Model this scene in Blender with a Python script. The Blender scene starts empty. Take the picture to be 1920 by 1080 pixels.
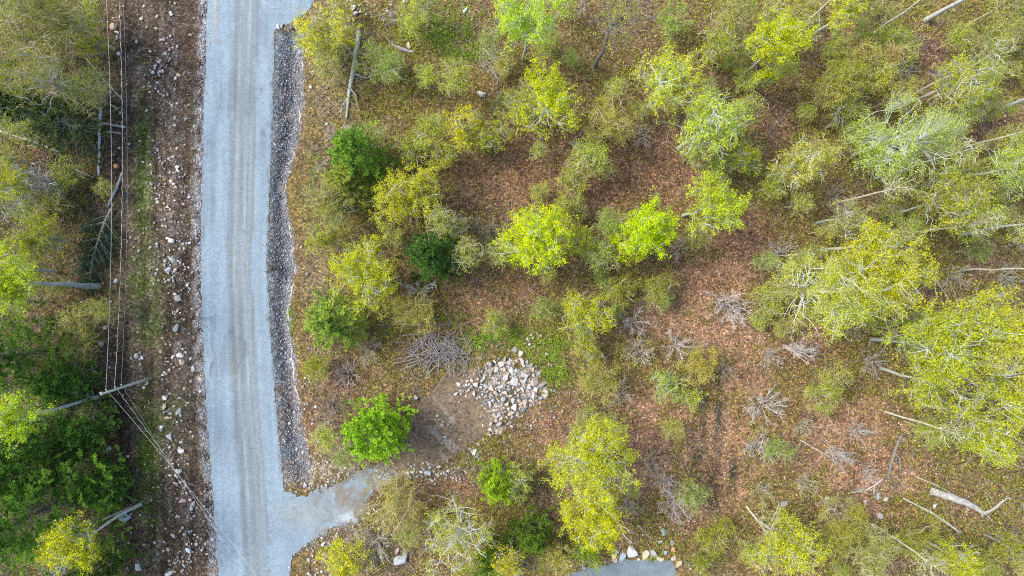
import bpy, bmesh, math, random
import numpy as np
R_ = math.radians
SC = bpy.context.scene
COL = SC.collection
# ------------------------------------------------------------------ camera, sky, sun, exposure
CAMZ, S = 68.0, 19.2                      # drone height in metres, photo pixels per metre on the ground
cam_d = bpy.data.cameras.new("drone_camera")
cam_d.sensor_width = 36; cam_d.lens = 36 * CAMZ / 100.0
cam_d.clip_start = 0.5; cam_d.clip_end = 3000
cam = bpy.data.objects.new("drone_camera", cam_d); COL.objects.link(cam)
cam.location = (0, 0, CAMZ); cam.rotation_euler = (0, 0, 0)
SC.camera = cam
SUN_EL, SUN_AZ = R_(52), R_(290)          # compass azimuth the light comes from (north = up in the photo)
w = bpy.data.worlds.new("World"); SC.world = w; w.use_nodes = True
nt = w.node_tree; bg = nt.nodes["Background"]
sky = nt.nodes.new("ShaderNodeTexSky"); sky.sky_type = 'NISHITA'; sky.sun_disc = False
sky.sun_elevation = SUN_EL; sky.sun_rotation = SUN_AZ
sky.air_density = 1.0; sky.dust_density = 2.5; sky.ozone_density = 1.0
nt.links.new(sky.outputs[0], bg.inputs[0]); bg.inputs[1].default_value = 0.15
sl = bpy.data.lights.new("sun", 'SUN'); sl.energy = 1.5; sl.angle = R_(22); sl.color = (1, .96, .9)
so = bpy.data.objects.new("sun", sl); COL.objects.link(so)
sd = (math.sin(SUN_AZ) * math.cos(SUN_EL), math.cos(SUN_AZ) * math.cos(SUN_EL), math.sin(SUN_EL))
from mathutils import Vector
so.rotation_euler = Vector(sd).to_track_quat('Z', 'Y').to_euler()
SC.view_settings.view_transform = 'Standard'; SC.view_settings.look = 'None'
SC.view_settings.gamma = 1; SC.view_settings.exposure = 1.36
SC.cycles.use_denoising = False; SC.cycles.max_bounces = 6; SC.cycles.diffuse_bounces = 3; SC.cycles.transmission_bounces = 3
SC.cycles.sample_clamp_indirect = 4; SC.cycles.filter_width = 1.1

# ------------------------------------------------------------------ numpy helpers
RNG = np.random.default_rng(7)
def vnoise(x, y, s, seed=0):
    """smooth value noise in 0..1, feature size s metres"""
    x = np.asarray(x, float) / s + 137.3 * seed; y = np.asarray(y, float) / s - 71.7 * seed
    xi = np.floor(x).astype(np.int64); yi = np.floor(y).astype(np.int64)
    fx = x - xi; fy = y - yi; fx = fx * fx * (3 - 2 * fx); fy = fy * fy * (3 - 2 * fy)
    def h(a, b):
        n = (a * 374761393 + b * 668265263 + seed * 974634777) & 0xffffffff
        n = ((n ^ (n >> 13)) * 1274126177) & 0xffffffff
        return ((n ^ (n >> 16)) & 0xffff) / 65535.0
    return (h(xi, yi) * (1 - fx) + h(xi + 1, yi) * fx) * (1 - fy) + (h(xi, yi + 1) * (1 - fx) + h(xi + 1, yi + 1) * fx) * fy
def fbm(x, y, s, seed=0, o=3):
    t = 0; a = 1; n = 0
    for k in range(o):
        t = t + a * vnoise(x, y, s / 2 ** k, seed + 11 * k); n += a; a *= .55
    return t / n
def sst(a, b, v):
    t = np.clip((v - a) / (b - a), 0, 1); return t * t * (3 - 2 * t)
def inpoly(px, py, poly):
    ins = np.zeros(np.shape(px), bool); n = len(poly)
    for i in range(n):
        x1, y1 = poly[i]; x2, y2 = poly[(i + 1) % n]
        if y1 == y2: continue
        c = ((y1 > py) != (y2 > py)) & (px < (x2 - x1) * (py - y1) / (y2 - y1) + x1)
        ins ^= c
    return ins
def blur(a, n=2, it=2):
    for _ in range(it):
        for ax in (0, 1):
            p = np.concatenate([np.repeat(np.take(a, [0], ax), n, ax), a, np.repeat(np.take(a, [-1], ax), n, ax)], ax)
            c = np.cumsum(p, ax); z = np.zeros_like(np.take(c, [0], ax)); c = np.concatenate([z, c], ax)
            L = a.shape[ax]
            a = (np.take(c, range(2 * n + 1, 2 * n + 1 + L), ax) - np.take(c, range(0, L), ax)) / (2 * n + 1)
    return a

# ------------------------------------------------------------------ the lie of the land
YE = [-200, 0, 100, 200, 300, 400, 500, 600, 700, 800, 900, 1000, 1080, 1300]
XL = [392, 388, 386, 382, 380, 377, 377, 379, 383, 388, 396, 404, 408, 420]
XR = [519, 516, 514, 511, 508, 504, 501, 506, 514, 521, 530, 538, 542, 552]
XF = [(-200, 566), (70, 566), (130, 566), (200, 563), (240, 558), (285, 548), (315, 540), (345, 532), (385, 534), (420, 540), (470, 546), (505, 552), (530, 546), (560, 543), (585, 537), (610, 540), (640, 544), (690, 549), (740, 556), (790, 562), (850, 572), (900, 590), (1300, 590)]
def xf(py): return np.interp(py, [p[0] for p in XF], [p[1] for p in XF])
def xl(py): return np.interp(py, YE, XL)
def xr(py): return np.interp(py, YE, XR)
DRIVE = [(505, 918), (540, 926), (575, 927), (605, 918), (640, 903), (668, 888), (690, 880), (706, 888), (700, 910), (692, 930), (684, 955), (672, 978), (640, 990), (608, 1002), (575, 1020), (552, 1040), (541, 1062), (541, 1090), (505, 1090)]
PAD = [(655, 905), (690, 878), (730, 866), (752, 835), (768, 790), (800, 740), (838, 700), (862, 690), (880, 690), (900, 705), (922, 768), (925, 800), (905, 815), (885, 838),
       (862, 850), (835, 868), (800, 882), (765, 896), (735, 905), (705, 925), (692, 950), (665, 965), (672, 935)]
PILE = [(846, 740), (844, 730), (862, 716), (890, 700), (918, 676), (950, 672), (985, 672), (1006, 690), (1020, 712), (1026, 745), (1000, 758), (978, 770), (958, 792),
        (935, 815), (912, 820), (918, 785), (900, 750), (880, 735)]
GPAD = [(1060, 1075), (1100, 1066), (1140, 1058), (1150, 1052), (1190, 1049), (1235, 1050), (1262, 1056), (1268, 1075), (1270, 1180), (1060, 1180)]
APRON = [(478, -20), (600, -20), (590, 2), (578, 20), (560, 32), (548, 42), (530, 46), (516, 55), (512, 75), (478, 90)]
GX = np.arange(-58, 58.01, .25); GY = np.arange(-34, 34.01, .25)
X, Y = np.meshgrid(GX, GY)
PX = X * S + 960; PY = 540 - Y * S
def cover(poly, j=5):
    jx = (fbm(X, Y, .8, 3) - .5) * 2 * j; jy = (fbm(X, Y, .8, 4) - .5) * 2 * j
    return inpoly(PX + jx, PY + jy, poly).astype(float)
dR = PX - xr(PY); dL = xl(PY) - PX
m_drive = np.maximum(cover(DRIVE), np.maximum(cover(APRON), cover(GPAD))); m_pad = cover(PAD); m_pile = cover(PILE)
ditch_on = sst(40, 75, PY) * (1 - sst(885, 925, PY))
tD = dR / np.maximum(xf(PY) - xr(PY) + 3, 12) + (fbm(X, Y, 1.1, 14) - .5) * .35
right = np.interp(tD, [0, .18, .55, .85, 1.15, 2.2], [0, -.12, -.85, -.5, .12, .15])
H = np.where(dR > 0, right * ditch_on + (1 - ditch_on) * np.interp(dR, [0, 60], [0, -.05]), 0)
H = np.where(dL > 0, np.interp(dL, [0, 6, 25, 45, 70, 130, 190], [0, -.06, -.45, -.35, -.25, -.35, -.2]), H)
rough = sst(20, 120, np.maximum(dR, dL))
H = H + rough * ((fbm(X, Y, 9, 1) - .5) * .9 + (fbm(X, Y, 2.2, 2) - .5) * .3)
flat = blur(np.maximum(m_drive, m_pad), 4, 2)
H = H * (1 - flat) + flat * np.where(PX > 700, -.08, 0)
H = H + blur(m_pile, 4, 2) * .45
road_m = ((dR <= 2) & (dL <= 2)).astype(float)
H = H * (1 - road_m)
H = blur(H, 1, 1)
H = H + .05 * rough * (vnoise(X, Y, .45, 9) - .5)
def hz(x, y):
    fx = np.clip((np.asarray(x, float) + 58) / .25, 0, len(GX) - 1.001); fy = np.clip((np.asarray(y, float) + 34) / .25, 0, len(GY) - 1.001)
    i = fx.astype(int); j = fy.astype(int); fx = fx - i; fy = fy - j
    return (H[j, i] * (1 - fx) + H[j, i + 1] * fx) * (1 - fy) + (H[j + 1, i] * (1 - fx) + H[j + 1, i + 1] * fx) * fy
def at(px, py, z):                       # the point at height z seen at a photo pixel
    k = (CAMZ - z) / CAMZ / S
    return (px - 960) * k, (540 - py) * k
def gnd(px, py):
    z = 0.0
    for _ in range(3):
        x, y = at(px, py, z); z = float(hz(x, y))
    return x, y, z
def gz(px, py, m):                       # sum of soft patches (px, py, rx, ry, strength)
    t = np.zeros(np.shape(px))
    for (a, b, rx, ry, s) in m: t = np.maximum(t, s * np.exp(-(((px - a) / rx) ** 2 + ((py - b) / ry) ** 2)))
    return t
OPEN = [(960, 320, 110, 80, 1), (1100, 345, 130, 45, 1), (1220, 330, 120, 80, 1), (1390, 440, 90, 60, 1), (1330, 530, 100, 60, 1), (1450, 215, 45, 70, .9),
        (1540, 80, 60, 60, .8), (1720, 90, 60, 40, .7), (1700, 270, 60, 30, .7), (1600, 205, 50, 25, .7), (1345, 620, 90, 60, .9), (1560, 800, 130, 70, .9), (1640, 880, 120, 50, 1),
        (1200, 850, 80, 120, 1), (1350, 850, 90, 140, 1), (640, 700, 60, 50, .9), (780, 540, 70, 40, .6), (900, 570, 100, 60, .9), (980, 540, 60, 50, .9), (1850, 250, 60, 40, .8),
        (1190, 30, 90, 60, .8), (1050, 800, 60, 60, .9), (830, 920, 90, 30, .9), (900, 20, 90, 30, .7), (1500, 640, 60, 60, .9), (1400, 700, 60, 60, .8), (1840, 500, 30, 40, .9),
        (1260, 600, 120, 60, .7), (1700, 545, 70, 30, .8), (1430, 1000, 60, 90, .6), (1320, 960, 60, 60, .9), (590, 800, 50, 60, .6), (1050, 250, 40, 60, .6), (1580, 960, 160, 40, .5)]
GRASS = [(930, 640, 55, 26, 1), (1040, 680, 42, 42, 1), (985, 645, 40, 22, .8), (840, 55, 70, 42, .8), (870, 95, 40, 25, .8), (1035, 650, 30, 20, .7), (263, 250, 12, 40, .5), (268, 370, 16, 60, .6), (255, 520, 20, 60, .4), (285, 590, 22, 60, .4),
         (300, 780, 40, 50, .35), (273, 880, 18, 110, .6), (650, 420, 40, 40, .2), (585, 340, 30, 60, .3), (545, 600, 9, 20, .9), (780, 60, 30, 30, .5), (760, 600, 120, 20, .4)]
def f_open(px, py): return np.clip(gz(px, py, OPEN), 0, 1)
MUD = [(1308, 878, 16, 45, 1), (1338, 885, 14, 40, .9), (1373, 880, 8, 38, 1), (1345, 770, 10, 80, .75), (1318, 775, 9, 80, .75), (1338, 950, 12, 40, .6)]
def f_mud(px, py): return gz(px, py, MUD)
def f_grass(px, py): return gz(px, py, GRASS)
def f_right(px, py): return sst(8, 45, px - xr(py) - 42)
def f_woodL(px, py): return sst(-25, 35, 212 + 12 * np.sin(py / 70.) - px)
def mix(a, b, t): return a * (1 - t[..., None]) + np.array(b) * t[..., None]
n1 = fbm(X, Y, 5, 21); n2 = fbm(X, Y, 1.3, 22); n3 = fbm(X, Y, .6, 23, 2)
op = f_open(PX, PY); op = np.clip(op + (n1 - .5) * .9 + (n2 - .5) * .4, 0, 1)
C = np.zeros(X.shape + (3,)) + np.array((.13, .098, .036))                   # olive forest floor
C = mix(C, (.172, .098, .056), sst(.0, 1.0, op))                            # open leaf litter
C = mix(C, (.285, .175, .11), sst(.15, .7, op) * sst(.3, .7, n2) * sst(1500, 2100, PX + PY) * .9)
C = mix(C, (.14, .125, .036), sst(1300, 1500, PX) * (1 - sst(420, 640, PY)) * sst(.35, .65, n2) * (1 - op) * .8)
C = mix(C, (.10, .062, .048), gz(PX, PY, [(1450, 215, 45, 70, 1), (1540, 80, 60, 60, 1), (1720, 90, 70, 45, .9), (1700, 270, 60, 30, .9), (1600, 205, 50, 25, .9), (1190, 30, 90, 60, .9), (1850, 250, 60, 40, .8)]) * .75)
C = mix(C, (.115, .078, .056), sst(.5, .8, n1) * .5)
C = mix(C, (.16, .125, .075), (1 - sst(120, 260, dR)) * f_right(PX, PY) * sst(.35, .65, n2))     # drier bank beside the road
C = mix(C, (.04, .038, .025), np.clip(f_mud(PX, PY) * 1.35, 0, 1) * sst(.3, .6, n2 + .1))
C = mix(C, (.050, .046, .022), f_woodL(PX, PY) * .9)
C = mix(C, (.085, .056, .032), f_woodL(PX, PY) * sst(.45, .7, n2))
verge = (dL > 0) * (1 - f_woodL(PX, PY))
V = np.zeros_like(C) + np.array((.096, .075, .053))
V = mix(V, (.06, .045, .033), sst(.42, .68, n1))
V = mix(V, (.095, .10, .044), np.clip(gz(PX, PY, [(266, 300, 18, 170, 1), (268, 560, 30, 150, .9), (273, 900, 30, 130, .9)]), 0, 1) * sst(.3, .6, n2))
V = mix(V, (.05, .035, .026), gz(PX, PY, [(345, 120, 14, 160, .9), (318, 640, 22, 120, .7), (235, 860, 45, 120, .7), (340, 260, 16, 90, .9), (210, 660, 30, 60, .6)]) * sst(.25, .55, n2))
V = V * .86; rut = fbm(X * 5 + .8 * np.sin(Y / 9), Y * .35, 3, 24); V = V * (.62 + .76 * sst(.3, .7, rut))[..., None]
V = mix(V, (.14, .125, .11), gz(PX, PY, [(330, 440, 25, 90, .7), (318, 160, 22, 110, .6), (262, 110, 28, 60, .5), (338, 680, 20, 80, .5)]) * sst(.35, .6, n3))
V = mix(V, (.19, .195, .20), (1 - sst(8, 26, dL)) * sst(.35, .6, n3))
C = C * (1 - verge[..., None]) + V * verge[..., None]
dm = sst(-2, 4, dR) * (1 - sst(.86, 1.12, tD)) * ditch_on
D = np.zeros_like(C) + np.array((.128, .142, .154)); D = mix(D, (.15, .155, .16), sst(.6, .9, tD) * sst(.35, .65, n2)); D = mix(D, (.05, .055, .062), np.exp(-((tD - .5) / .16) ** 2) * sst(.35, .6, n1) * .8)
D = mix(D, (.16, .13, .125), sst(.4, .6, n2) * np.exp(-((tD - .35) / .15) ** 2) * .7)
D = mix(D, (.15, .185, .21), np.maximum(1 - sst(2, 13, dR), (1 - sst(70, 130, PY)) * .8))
D = mix(D, (.17, .145, .125), sst(640, 760, PY) * sst(.4, .6, n2) * .8)
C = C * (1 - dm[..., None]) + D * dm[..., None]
gr = np.clip(f_grass(PX, PY), 0, 1) * sst(.3, .55, n2)
C = mix(C, (.075, .13, .025), gr * .8)
C = mix(C, (.26, .235, .20), np.clip(m_pile + gz(PX, PY, [(620, 880, 70, 22, .6), (650, 1010, 70, 25, .5), (880, 880, 60, 18, .5)]), 0, 1) * sst(.3, .6, n3) * .8)
C = C * (.8 + .4 * n3)[..., None]

# ------------------------------------------------------------------ mesh building
def mk(name, V, F, mat, parent=None, attrs=None, smooth=False, col=None, F2=None):
    """V (n,3), F (m,k) faces, optional second face array, attrs {name: (n,) or (n,3)}"""
    me = bpy.data.meshes.new(name)
    V = np.ascontiguousarray(V, np.float32); me.vertices.add(len(V)); me.vertices.foreach_set("co", V.ravel())
    Fs = [f for f in (F, F2) if f is not None and len(f)]
    loops = np.concatenate([f.ravel() for f in Fs]).astype(np.int32)
    tot = np.concatenate([np.full(len(f), f.shape[1]) for f in Fs]).astype(np.int32)
    st = np.concatenate([[0], np.cumsum(tot)[:-1]]).astype(np.int32)
    me.loops.add(len(loops)); me.loops.foreach_set("vertex_index", loops)
    me.polygons.add(len(tot)); me.polygons.foreach_set("loop_start", st); me.polygons.foreach_set("loop_total", tot)
    if smooth: me.polygons.foreach_set("use_smooth", np.ones(len(tot), bool))
    for k, a in (attrs or {}).items():
        a = np.asarray(a, np.float32)
        if a.ndim == 1:
            at_ = me.attributes.new(k, 'FLOAT', 'POINT'); at_.data.foreach_set("value", a)
        else:
            at_ = me.attributes.new(k, 'FLOAT_COLOR', 'POINT')
            at_.data.foreach_set("color", np.concatenate([a, np.ones((len(a), 1), np.float32)], 1).astype(np.float32).ravel())
    me.update(calc_edges=True)
    me.materials.append(mat)
    o = bpy.data.objects.new(name, me); COL.objects.link(o)
    if parent is not None: o.parent = parent
    if col is not None: o.color = (*col, 1)
    return o
def tubes(P, rad, sides=4):
    """P (n,k,3) polylines, rad (n,k) -> verts, quads, end caps"""
    n, k, _ = P.shape
    T = np.gradient(P, axis=1); T /= np.linalg.norm(T, axis=2, keepdims=True) + 1e-9
    ref = np.where(np.abs(T[..., 2:3]) > .9, np.array([1., 0, 0]), np.array([0, 0, 1.]))
    U = np.cross(T, ref); U /= np.linalg.norm(U, axis=2, keepdims=True) + 1e-9; W = np.cross(T, U)
    a = np.arange(sides) * 2 * math.pi / sides
    V = P[:, :, None] + rad[:, :, None, None] * (np.cos(a)[:, None] * U[:, :, None] + np.sin(a)[:, None] * W[:, :, None])
    i = np.arange(n)[:, None, None] * k * sides; j = np.arange(k - 1)[None, :, None] * sides; s = np.arange(sides)[None, None]; s2 = (s + 1) % sides
    F = np.stack([i + j + s, i + j + s2, i + j + sides + s2, i + j + sides + s], -1).reshape(-1, 4)
    return V.reshape(-1, 3), F
def caps(n, k, sides, off=0):
    out = []
    for i in range(n):
        b = off + i * k * sides
        out.append(list(range(b, b + sides))[::-1]); b += (k - 1) * sides; out.append(list(range(b, b + sides)))
    return np.array(out)
def join(parts):
    V, F, o = [], [], 0
    for v, f in parts:
        V.append(v); F.append(f + o); o += len(v)
    return np.concatenate(V), np.concatenate(F)
def unit(v): return v / (np.linalg.norm(v, axis=-1, keepdims=True) + 1e-9)
def leaves(P, size, rng, wid=.62, up=.7, axis=None, sv=.6):
    """one pointed quad per point, random lie"""
    n = len(P)
    nrm = unit(rng.normal(size=(n, 3)) + np.array([0, 0, up * 1.6]))
    d = rng.normal(size=(n, 3)) if axis is None else axis + rng.normal(size=(n, 3)) * .35
    d = d - nrm * np.sum(d * nrm, 1, keepdims=True) if axis is None else d
    d = unit(d); s = np.cross(nrm, d); s = unit(s)
    L = (size * (1 - sv + 2 * sv * rng.random(n)))[:, None]
    V = np.stack([P - d * L * .5, P + s * L * wid * .5, P + d * L * .5, P - s * L * wid * .5], 1).reshape(-1, 3)
    return V, np.arange(4 * n).reshape(n, 4)

# ------------------------------------------------------------------ materials
def new_mat(name):
    m = bpy.data.materials.new(name); m.use_nodes = True
    n = m.node_tree.nodes; b = n["Principled BSDF"]; b.inputs["Roughness"].default_value = .9
    b.inputs["Specular IOR Level"].default_value = .1
    return m, n, m.node_tree.links, b
def node(n, t, **kw):
    x = n.new(t)
    for k, v in kw.items(): setattr(x, k, v)
    return x
def mul(n, l, a, b, fac=1.0):
    x = node(n, "ShaderNodeMix", data_type='RGBA', blend_type='MULTIPLY'); x.inputs[0].default_value = fac
    l.new(a, x.inputs[6]); l.new(b, x.inputs[7]); return x.outputs[2]
def ramp(n, l, src, stops):
    r = n.new("ShaderNodeValToRGB"); e = r.color_ramp.elements
    e[0].position, e[0].color = stops[0][0], (*stops[0][1], 1); e[1].position, e[1].color = stops[-1][0], (*stops[-1][1], 1)
    for p, c in stops[1:-1]:
        q = e.new(p); q.color = (*c, 1)
    l.new(src, r.inputs[0]); return r.outputs[0]
def g3(v): return (v, v, v)
def mat_ground():
    m, n, l, b = new_mat("forest_floor")
    a = node(n, "ShaderNodeAttribute", attribute_name="Col"); tc = n.new("ShaderNodeTexCoord")
    v = n.new("ShaderNodeTexVoronoi"); v.inputs["Scale"].default_value = 7; v.inputs["Randomness"].default_value = 1
    l.new(tc.outputs["Object"], v.inputs["Vector"])
    sp = n.new("ShaderNodeSeparateColor"); l.new(v.outputs["Color"], sp.inputs[0])
    c1 = ramp(n, l, sp.outputs[0], [(0, g3(.5)), (.45, g3(.82)), (.75, (1.2, 1.16, 1.12)), (.92, (1.8, 1.65, 1.6)), (1, (2.5, 2.2, 2.1))])
    no = n.new("ShaderNodeTexNoise"); no.inputs["Scale"].default_value = 2.2; no.inputs["Detail"].default_value = 6
    l.new(tc.outputs["Object"], no.inputs["Vector"])
    c2 = ramp(n, l, no.outputs[0], [(.25, (.55, .55, .5)), (.5, g3(1)), (.75, (1.5, 1.42, 1.35))])
    o = mul(n, l, mul(n, l, a.outputs[0], c1), c2); l.new(o, b.inputs["Base Color"])
    bp = n.new("ShaderNodeBump"); bp.inputs["Strength"].default_value = .6; bp.inputs["Distance"].default_value = .08
    l.new(v.outputs["Distance"], bp.inputs["Height"]); l.new(bp.outputs[0], b.inputs["Normal"])
    return m
def mat_gravel(name, sc=9, amp=1.0):
    m, n, l, b = new_mat(name)
    a = node(n, "ShaderNodeAttribute", attribute_name="Col"); tc = n.new("ShaderNodeTexCoord")
    v = n.new("ShaderNodeTexVoronoi"); v.inputs["Scale"].default_value = sc; l.new(tc.outputs["Object"], v.inputs["Vector"])
    sp = n.new("ShaderNodeSeparateColor"); l.new(v.outputs["Color"], sp.inputs[0])
    lo, hi = 1 - .28 * amp, 1 + .28 * amp
    c1 = ramp(n, l, sp.outputs[0], [(0, g3(lo)), (1, g3(hi))])
    no = n.new("ShaderNodeTexNoise"); no.inputs["Scale"].default_value = 1.6; no.inputs["Detail"].default_value = 8; no.inputs["Roughness"].default_value = .7
    l.new(tc.outputs["Object"], no.inputs["Vector"])
    c2 = ramp(n, l, no.outputs[0], [(.25, g3(.85)), (.75, g3(1.14))])
    l.new(mul(n, l, mul(n, l, a.outputs[0], c1), c2), b.inputs["Base Color"])
    bp = n.new("ShaderNodeBump"); bp.inputs["Strength"].default_value = .35; bp.inputs["Distance"].default_value = .04
    l.new(v.outputs["Distance"], bp.inputs["Height"]); l.new(bp.outputs[0], b.inputs["Normal"])
    return m
def mat_leaf(name, trans=.35):
    m, n, l, b = new_mat(name)
    oi = n.new("ShaderNodeObjectInfo"); a = node(n, "ShaderNodeAttribute", attribute_name="tint")
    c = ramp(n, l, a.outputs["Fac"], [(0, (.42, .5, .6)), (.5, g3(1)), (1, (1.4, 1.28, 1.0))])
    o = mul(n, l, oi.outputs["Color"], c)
    d = n.new("ShaderNodeBsdfDiffuse"); t = n.new("ShaderNodeBsdfTranslucent"); mx = n.new("ShaderNodeMixShader"); mx.inputs[0].default_value = trans
    l.new(o, d.inputs[0]); l.new(o, t.inputs[0]); l.new(d.outputs[0], mx.inputs[1]); l.new(t.outputs[0], mx.inputs[2])
    n.remove(b); l.new(mx.outputs[0], n["Material Output"].inputs[0])
    return m
def mat_obj(name, sc, lo, hi, rough=.9, bump=.3, stretch=None):
    m, n, l, b = new_mat(name)
    oi = n.new("ShaderNodeObjectInfo"); tc = n.new("ShaderNodeTexCoord")
    no = n.new("ShaderNodeTexNoise"); no.inputs["Scale"].default_value = sc; no.inputs["Detail"].default_value = 6; no.inputs["Roughness"].default_value = .65
    l.new(tc.outputs["Object"], no.inputs["Vector"])
    c = ramp(n, l, no.outputs[0], [(.28, g3(lo)), (.72, g3(hi))])
    l.new(mul(n, l, oi.outputs["Color"], c), b.inputs["Base Color"]); b.inputs["Roughness"].default_value = rough
    bp = n.new("ShaderNodeBump"); bp.inputs["Strength"].default_value = bump; bp.inputs["Distance"].default_value = .05
    l.new(no.outputs[0], bp.inputs["Height"]); l.new(bp.outputs[0], b.inputs["Normal"])
    return m
def mat_col(name):
    m, n, l, b = new_mat(name)
    a = node(n, "ShaderNodeAttribute", attribute_name="Col"); tc = n.new("ShaderNodeTexCoord")
    no = n.new("ShaderNodeTexNoise"); no.inputs["Scale"].default_value = 14; l.new(tc.outputs["Object"], no.inputs["Vector"])
    c = ramp(n, l, no.outputs[0], [(.3, g3(.8)), (.7, g3(1.2))])
    l.new(mul(n, l, a.outputs[0], c), b.inputs["Base Color"]); return m
M_GROUND = mat_ground(); M_GRAVEL = mat_gravel("crushed_gravel", 13, .6); M_DIRT = mat_gravel("sandy_dirt", 6, 1.5)
M_LEAF = mat_leaf("spring_leaf", .45); M_NEEDLE = mat_leaf("needle", .3)
M_BARK = mat_obj("bark", 3, .6, 1.4); M_ROCK = mat_obj("rock", 3.2, .62, 1.32); M_WOOD = mat_obj("dead_wood", 4, .6, 1.35)
M_PLAIN = mat_obj("painted", 6, .85, 1.12, .6, .05); M_COL = mat_col("mixed_bits")
def tag(o, label=None, cat=None, group=None, kind=None):
    for k, v in (("label", label), ("category", cat), ("group", group), ("kind", kind)):
        if v: o[k] = v
    return o
def empty(name, x, y, z, rz=0):
    o = bpy.data.objects.new(name, None); o.empty_display_size = .3; COL.objects.link(o)
    o.location = (x, y, z); o.rotation_euler = (0, 0, rz); return o
def link_copy(o, parent=None):
    c = o.copy(); COL.objects.link(c)
    if parent is not None: c.parent = parent
    return c
def dup(root):
    r = link_copy(root)
    for ch in root.children: link_copy(ch, r)
    return r

# ------------------------------------------------------------------ ground, road, driveway, dirt pad
ox = np.concatenate([np.linspace(-420, -60, 16), GX, np.linspace(60, 420, 16)]); oy = np.concatenate([np.linspace(-400, -36, 16), GY, np.linspace(36, 400, 16)])
A, B = np.meshgrid(ox, oy)
ii = np.clip(np.round((A + 58) / .25).astype(int), 0, len(GX) - 1); jj = np.clip(np.round((B + 34) / .25).astype(int), 0, len(GY) - 1)
nx = len(ox); ny = len(oy)
q = (np.arange(ny - 1)[:, None] * nx + np.arange(nx - 1)[None]).ravel()
CC = C[jj, ii].copy(); far = sst(.5, 4, np.maximum(np.abs(A) - 57, np.abs(B) - 33)) * (A > -26)
fn = fbm(A, B, 6, 25); CF = mix(mix(np.zeros(A.shape + (3,)) + np.array((.13, .098, .036)), (.16, .09, .055), sst(.4, .7, fn)), (.09, .10, .03), sst(.45, .7, fbm(A, B, 9, 26)))
CC = CC * (1 - far[..., None]) + CF * far[..., None]
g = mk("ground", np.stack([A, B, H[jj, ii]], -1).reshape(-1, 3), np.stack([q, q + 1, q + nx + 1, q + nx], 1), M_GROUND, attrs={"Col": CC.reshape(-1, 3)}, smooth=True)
tag(g, kind="structure")
def patch(name, poly, dz, mat, colf, cell=.125, jit=4, kind="structure"):
    xs = [(p[0] - 960) / S for p in poly]; ys = [(540 - p[1]) / S for p in poly]
    gx = np.arange(min(xs) - .5, max(xs) + .5, cell); gy = np.arange(min(ys) - .5, max(ys) + .5, cell)
    a, b = np.meshgrid(gx, gy); nx = len(gx)
    cx = a[:-1, :-1] + cell / 2; cy = b[:-1, :-1] + cell / 2
    jx = (fbm(cx, cy, .7, 31) - .5) * 2 * jit; jy = (fbm(cx, cy, .7, 32) - .5) * 2 * jit
    ins = inpoly(cx * S + 960 + jx, 540 - cy * S + jy, poly)
    j, i = np.nonzero(ins); q = j * nx + i
    F = np.stack([q, q + 1, q + nx + 1, q + nx], 1)
    u, inv = np.unique(F, return_inverse=True); F = inv.reshape(F.shape)
    x = a.ravel()[u]; y = b.ravel()[u]
    o = mk(name, np.stack([x, y, hz(x, y) + dz], 1), F, mat, attrs={"Col": colf(x, y, x * S + 960, 540 - y * S)}, smooth=True)
    return tag(o, kind=kind)
LIGHTG, MIDG = np.array((.200, .258, .295)), np.array((.180, .210, .222))
def road_col(x, y, px, py):
    u = (px - xl(py)) / (xr(py) - xl(py)); u = u + (fbm(x * 0 + 3, y, 6, 41) - .5) * .05
    e1 = sst(.36, .44, u + (fbm(x, y, 1.5, 43) - .5) * .06) ; e2 = sst(.74, .80, u + (fbm(x, y, 1.5, 44) - .5) * .05)
    mid = e1 * (1 - e2)
    c = LIGHTG * (1 - mid[:, None]) + MIDG * mid[:, None]
    for u0, wd, s in ((.505, .012, .26), (.635, .012, .28), (.57, .012, -.10), (.44, .022, -.16), (.70, .012, .12), (.75, .014, -.15), (.395, .016, -.13), (.88, .02, -.07), (.15, .02, -.05)):
        c = c * (1 + s * np.exp(-((u - u0) / wd) ** 2) * (.3 + 1.1 * vnoise(x * 0 + 9, y, 4, int(u0 * 100))))[:, None]
    st = fbm(x * 14, y * .5, 4, 45); c = c * (.82 + .36 * st)[:, None]
    tan = np.exp(-((px - 403) / 4) ** 2) * (1 - sst(80, 100, py)) * sst(.35, .6, fbm(x, y, .5, 46))
    c = mix(c, (.34, .26, .18), tan * .6)
    c = mix(c, (.23, .21, .17), np.exp(-((px - 437) / 9) ** 2 - ((py - 690) / 30) ** 2) * .4)
    dk = np.exp(-((px - 398) / 9) ** 2 - ((py - 690) / 45) ** 2) * sst(.5, .65, fbm(x * 3, y, .8, 47)); c = mix(c, (.11, .13, .135), dk * .8)
    dmp = sst(.62, .74, fbm(x * 1.6, y * .5, 3.2, 50)); c = c * (1 - .14 * dmp)[:, None]
    pot = sst(.74, .80, vnoise(x * 1.2, y * .8, .9, 49)) * sst(.5, .7, fbm(x, y, 6, 149)); c = c * (1 - .22 * pot)[:, None]
    c = mix(c, (.15, .185, .20), sst(.965, 1.0, u) * .6 * (py > 60) * (py < 890))
    return c * (.94 + .12 * fbm(x, y, 2.5, 48))[:, None]
RLEFT = [(float(xl(y)), y) for y in range(-1100, 2101, 50)]; RRIGHT = [(float(xr(y)), y) for y in range(2100, 99, -50)]
patch("gravel_road", RLEFT + RRIGHT + [(512, 75), (516, 55), (530, 46), (548, 42), (560, 32), (578, 20), (590, 2), (640, -12), (640, -60), (540, -100), (519, -160), (519, -1100)], .03, M_GRAVEL, road_col, jit=3.6)
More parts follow.
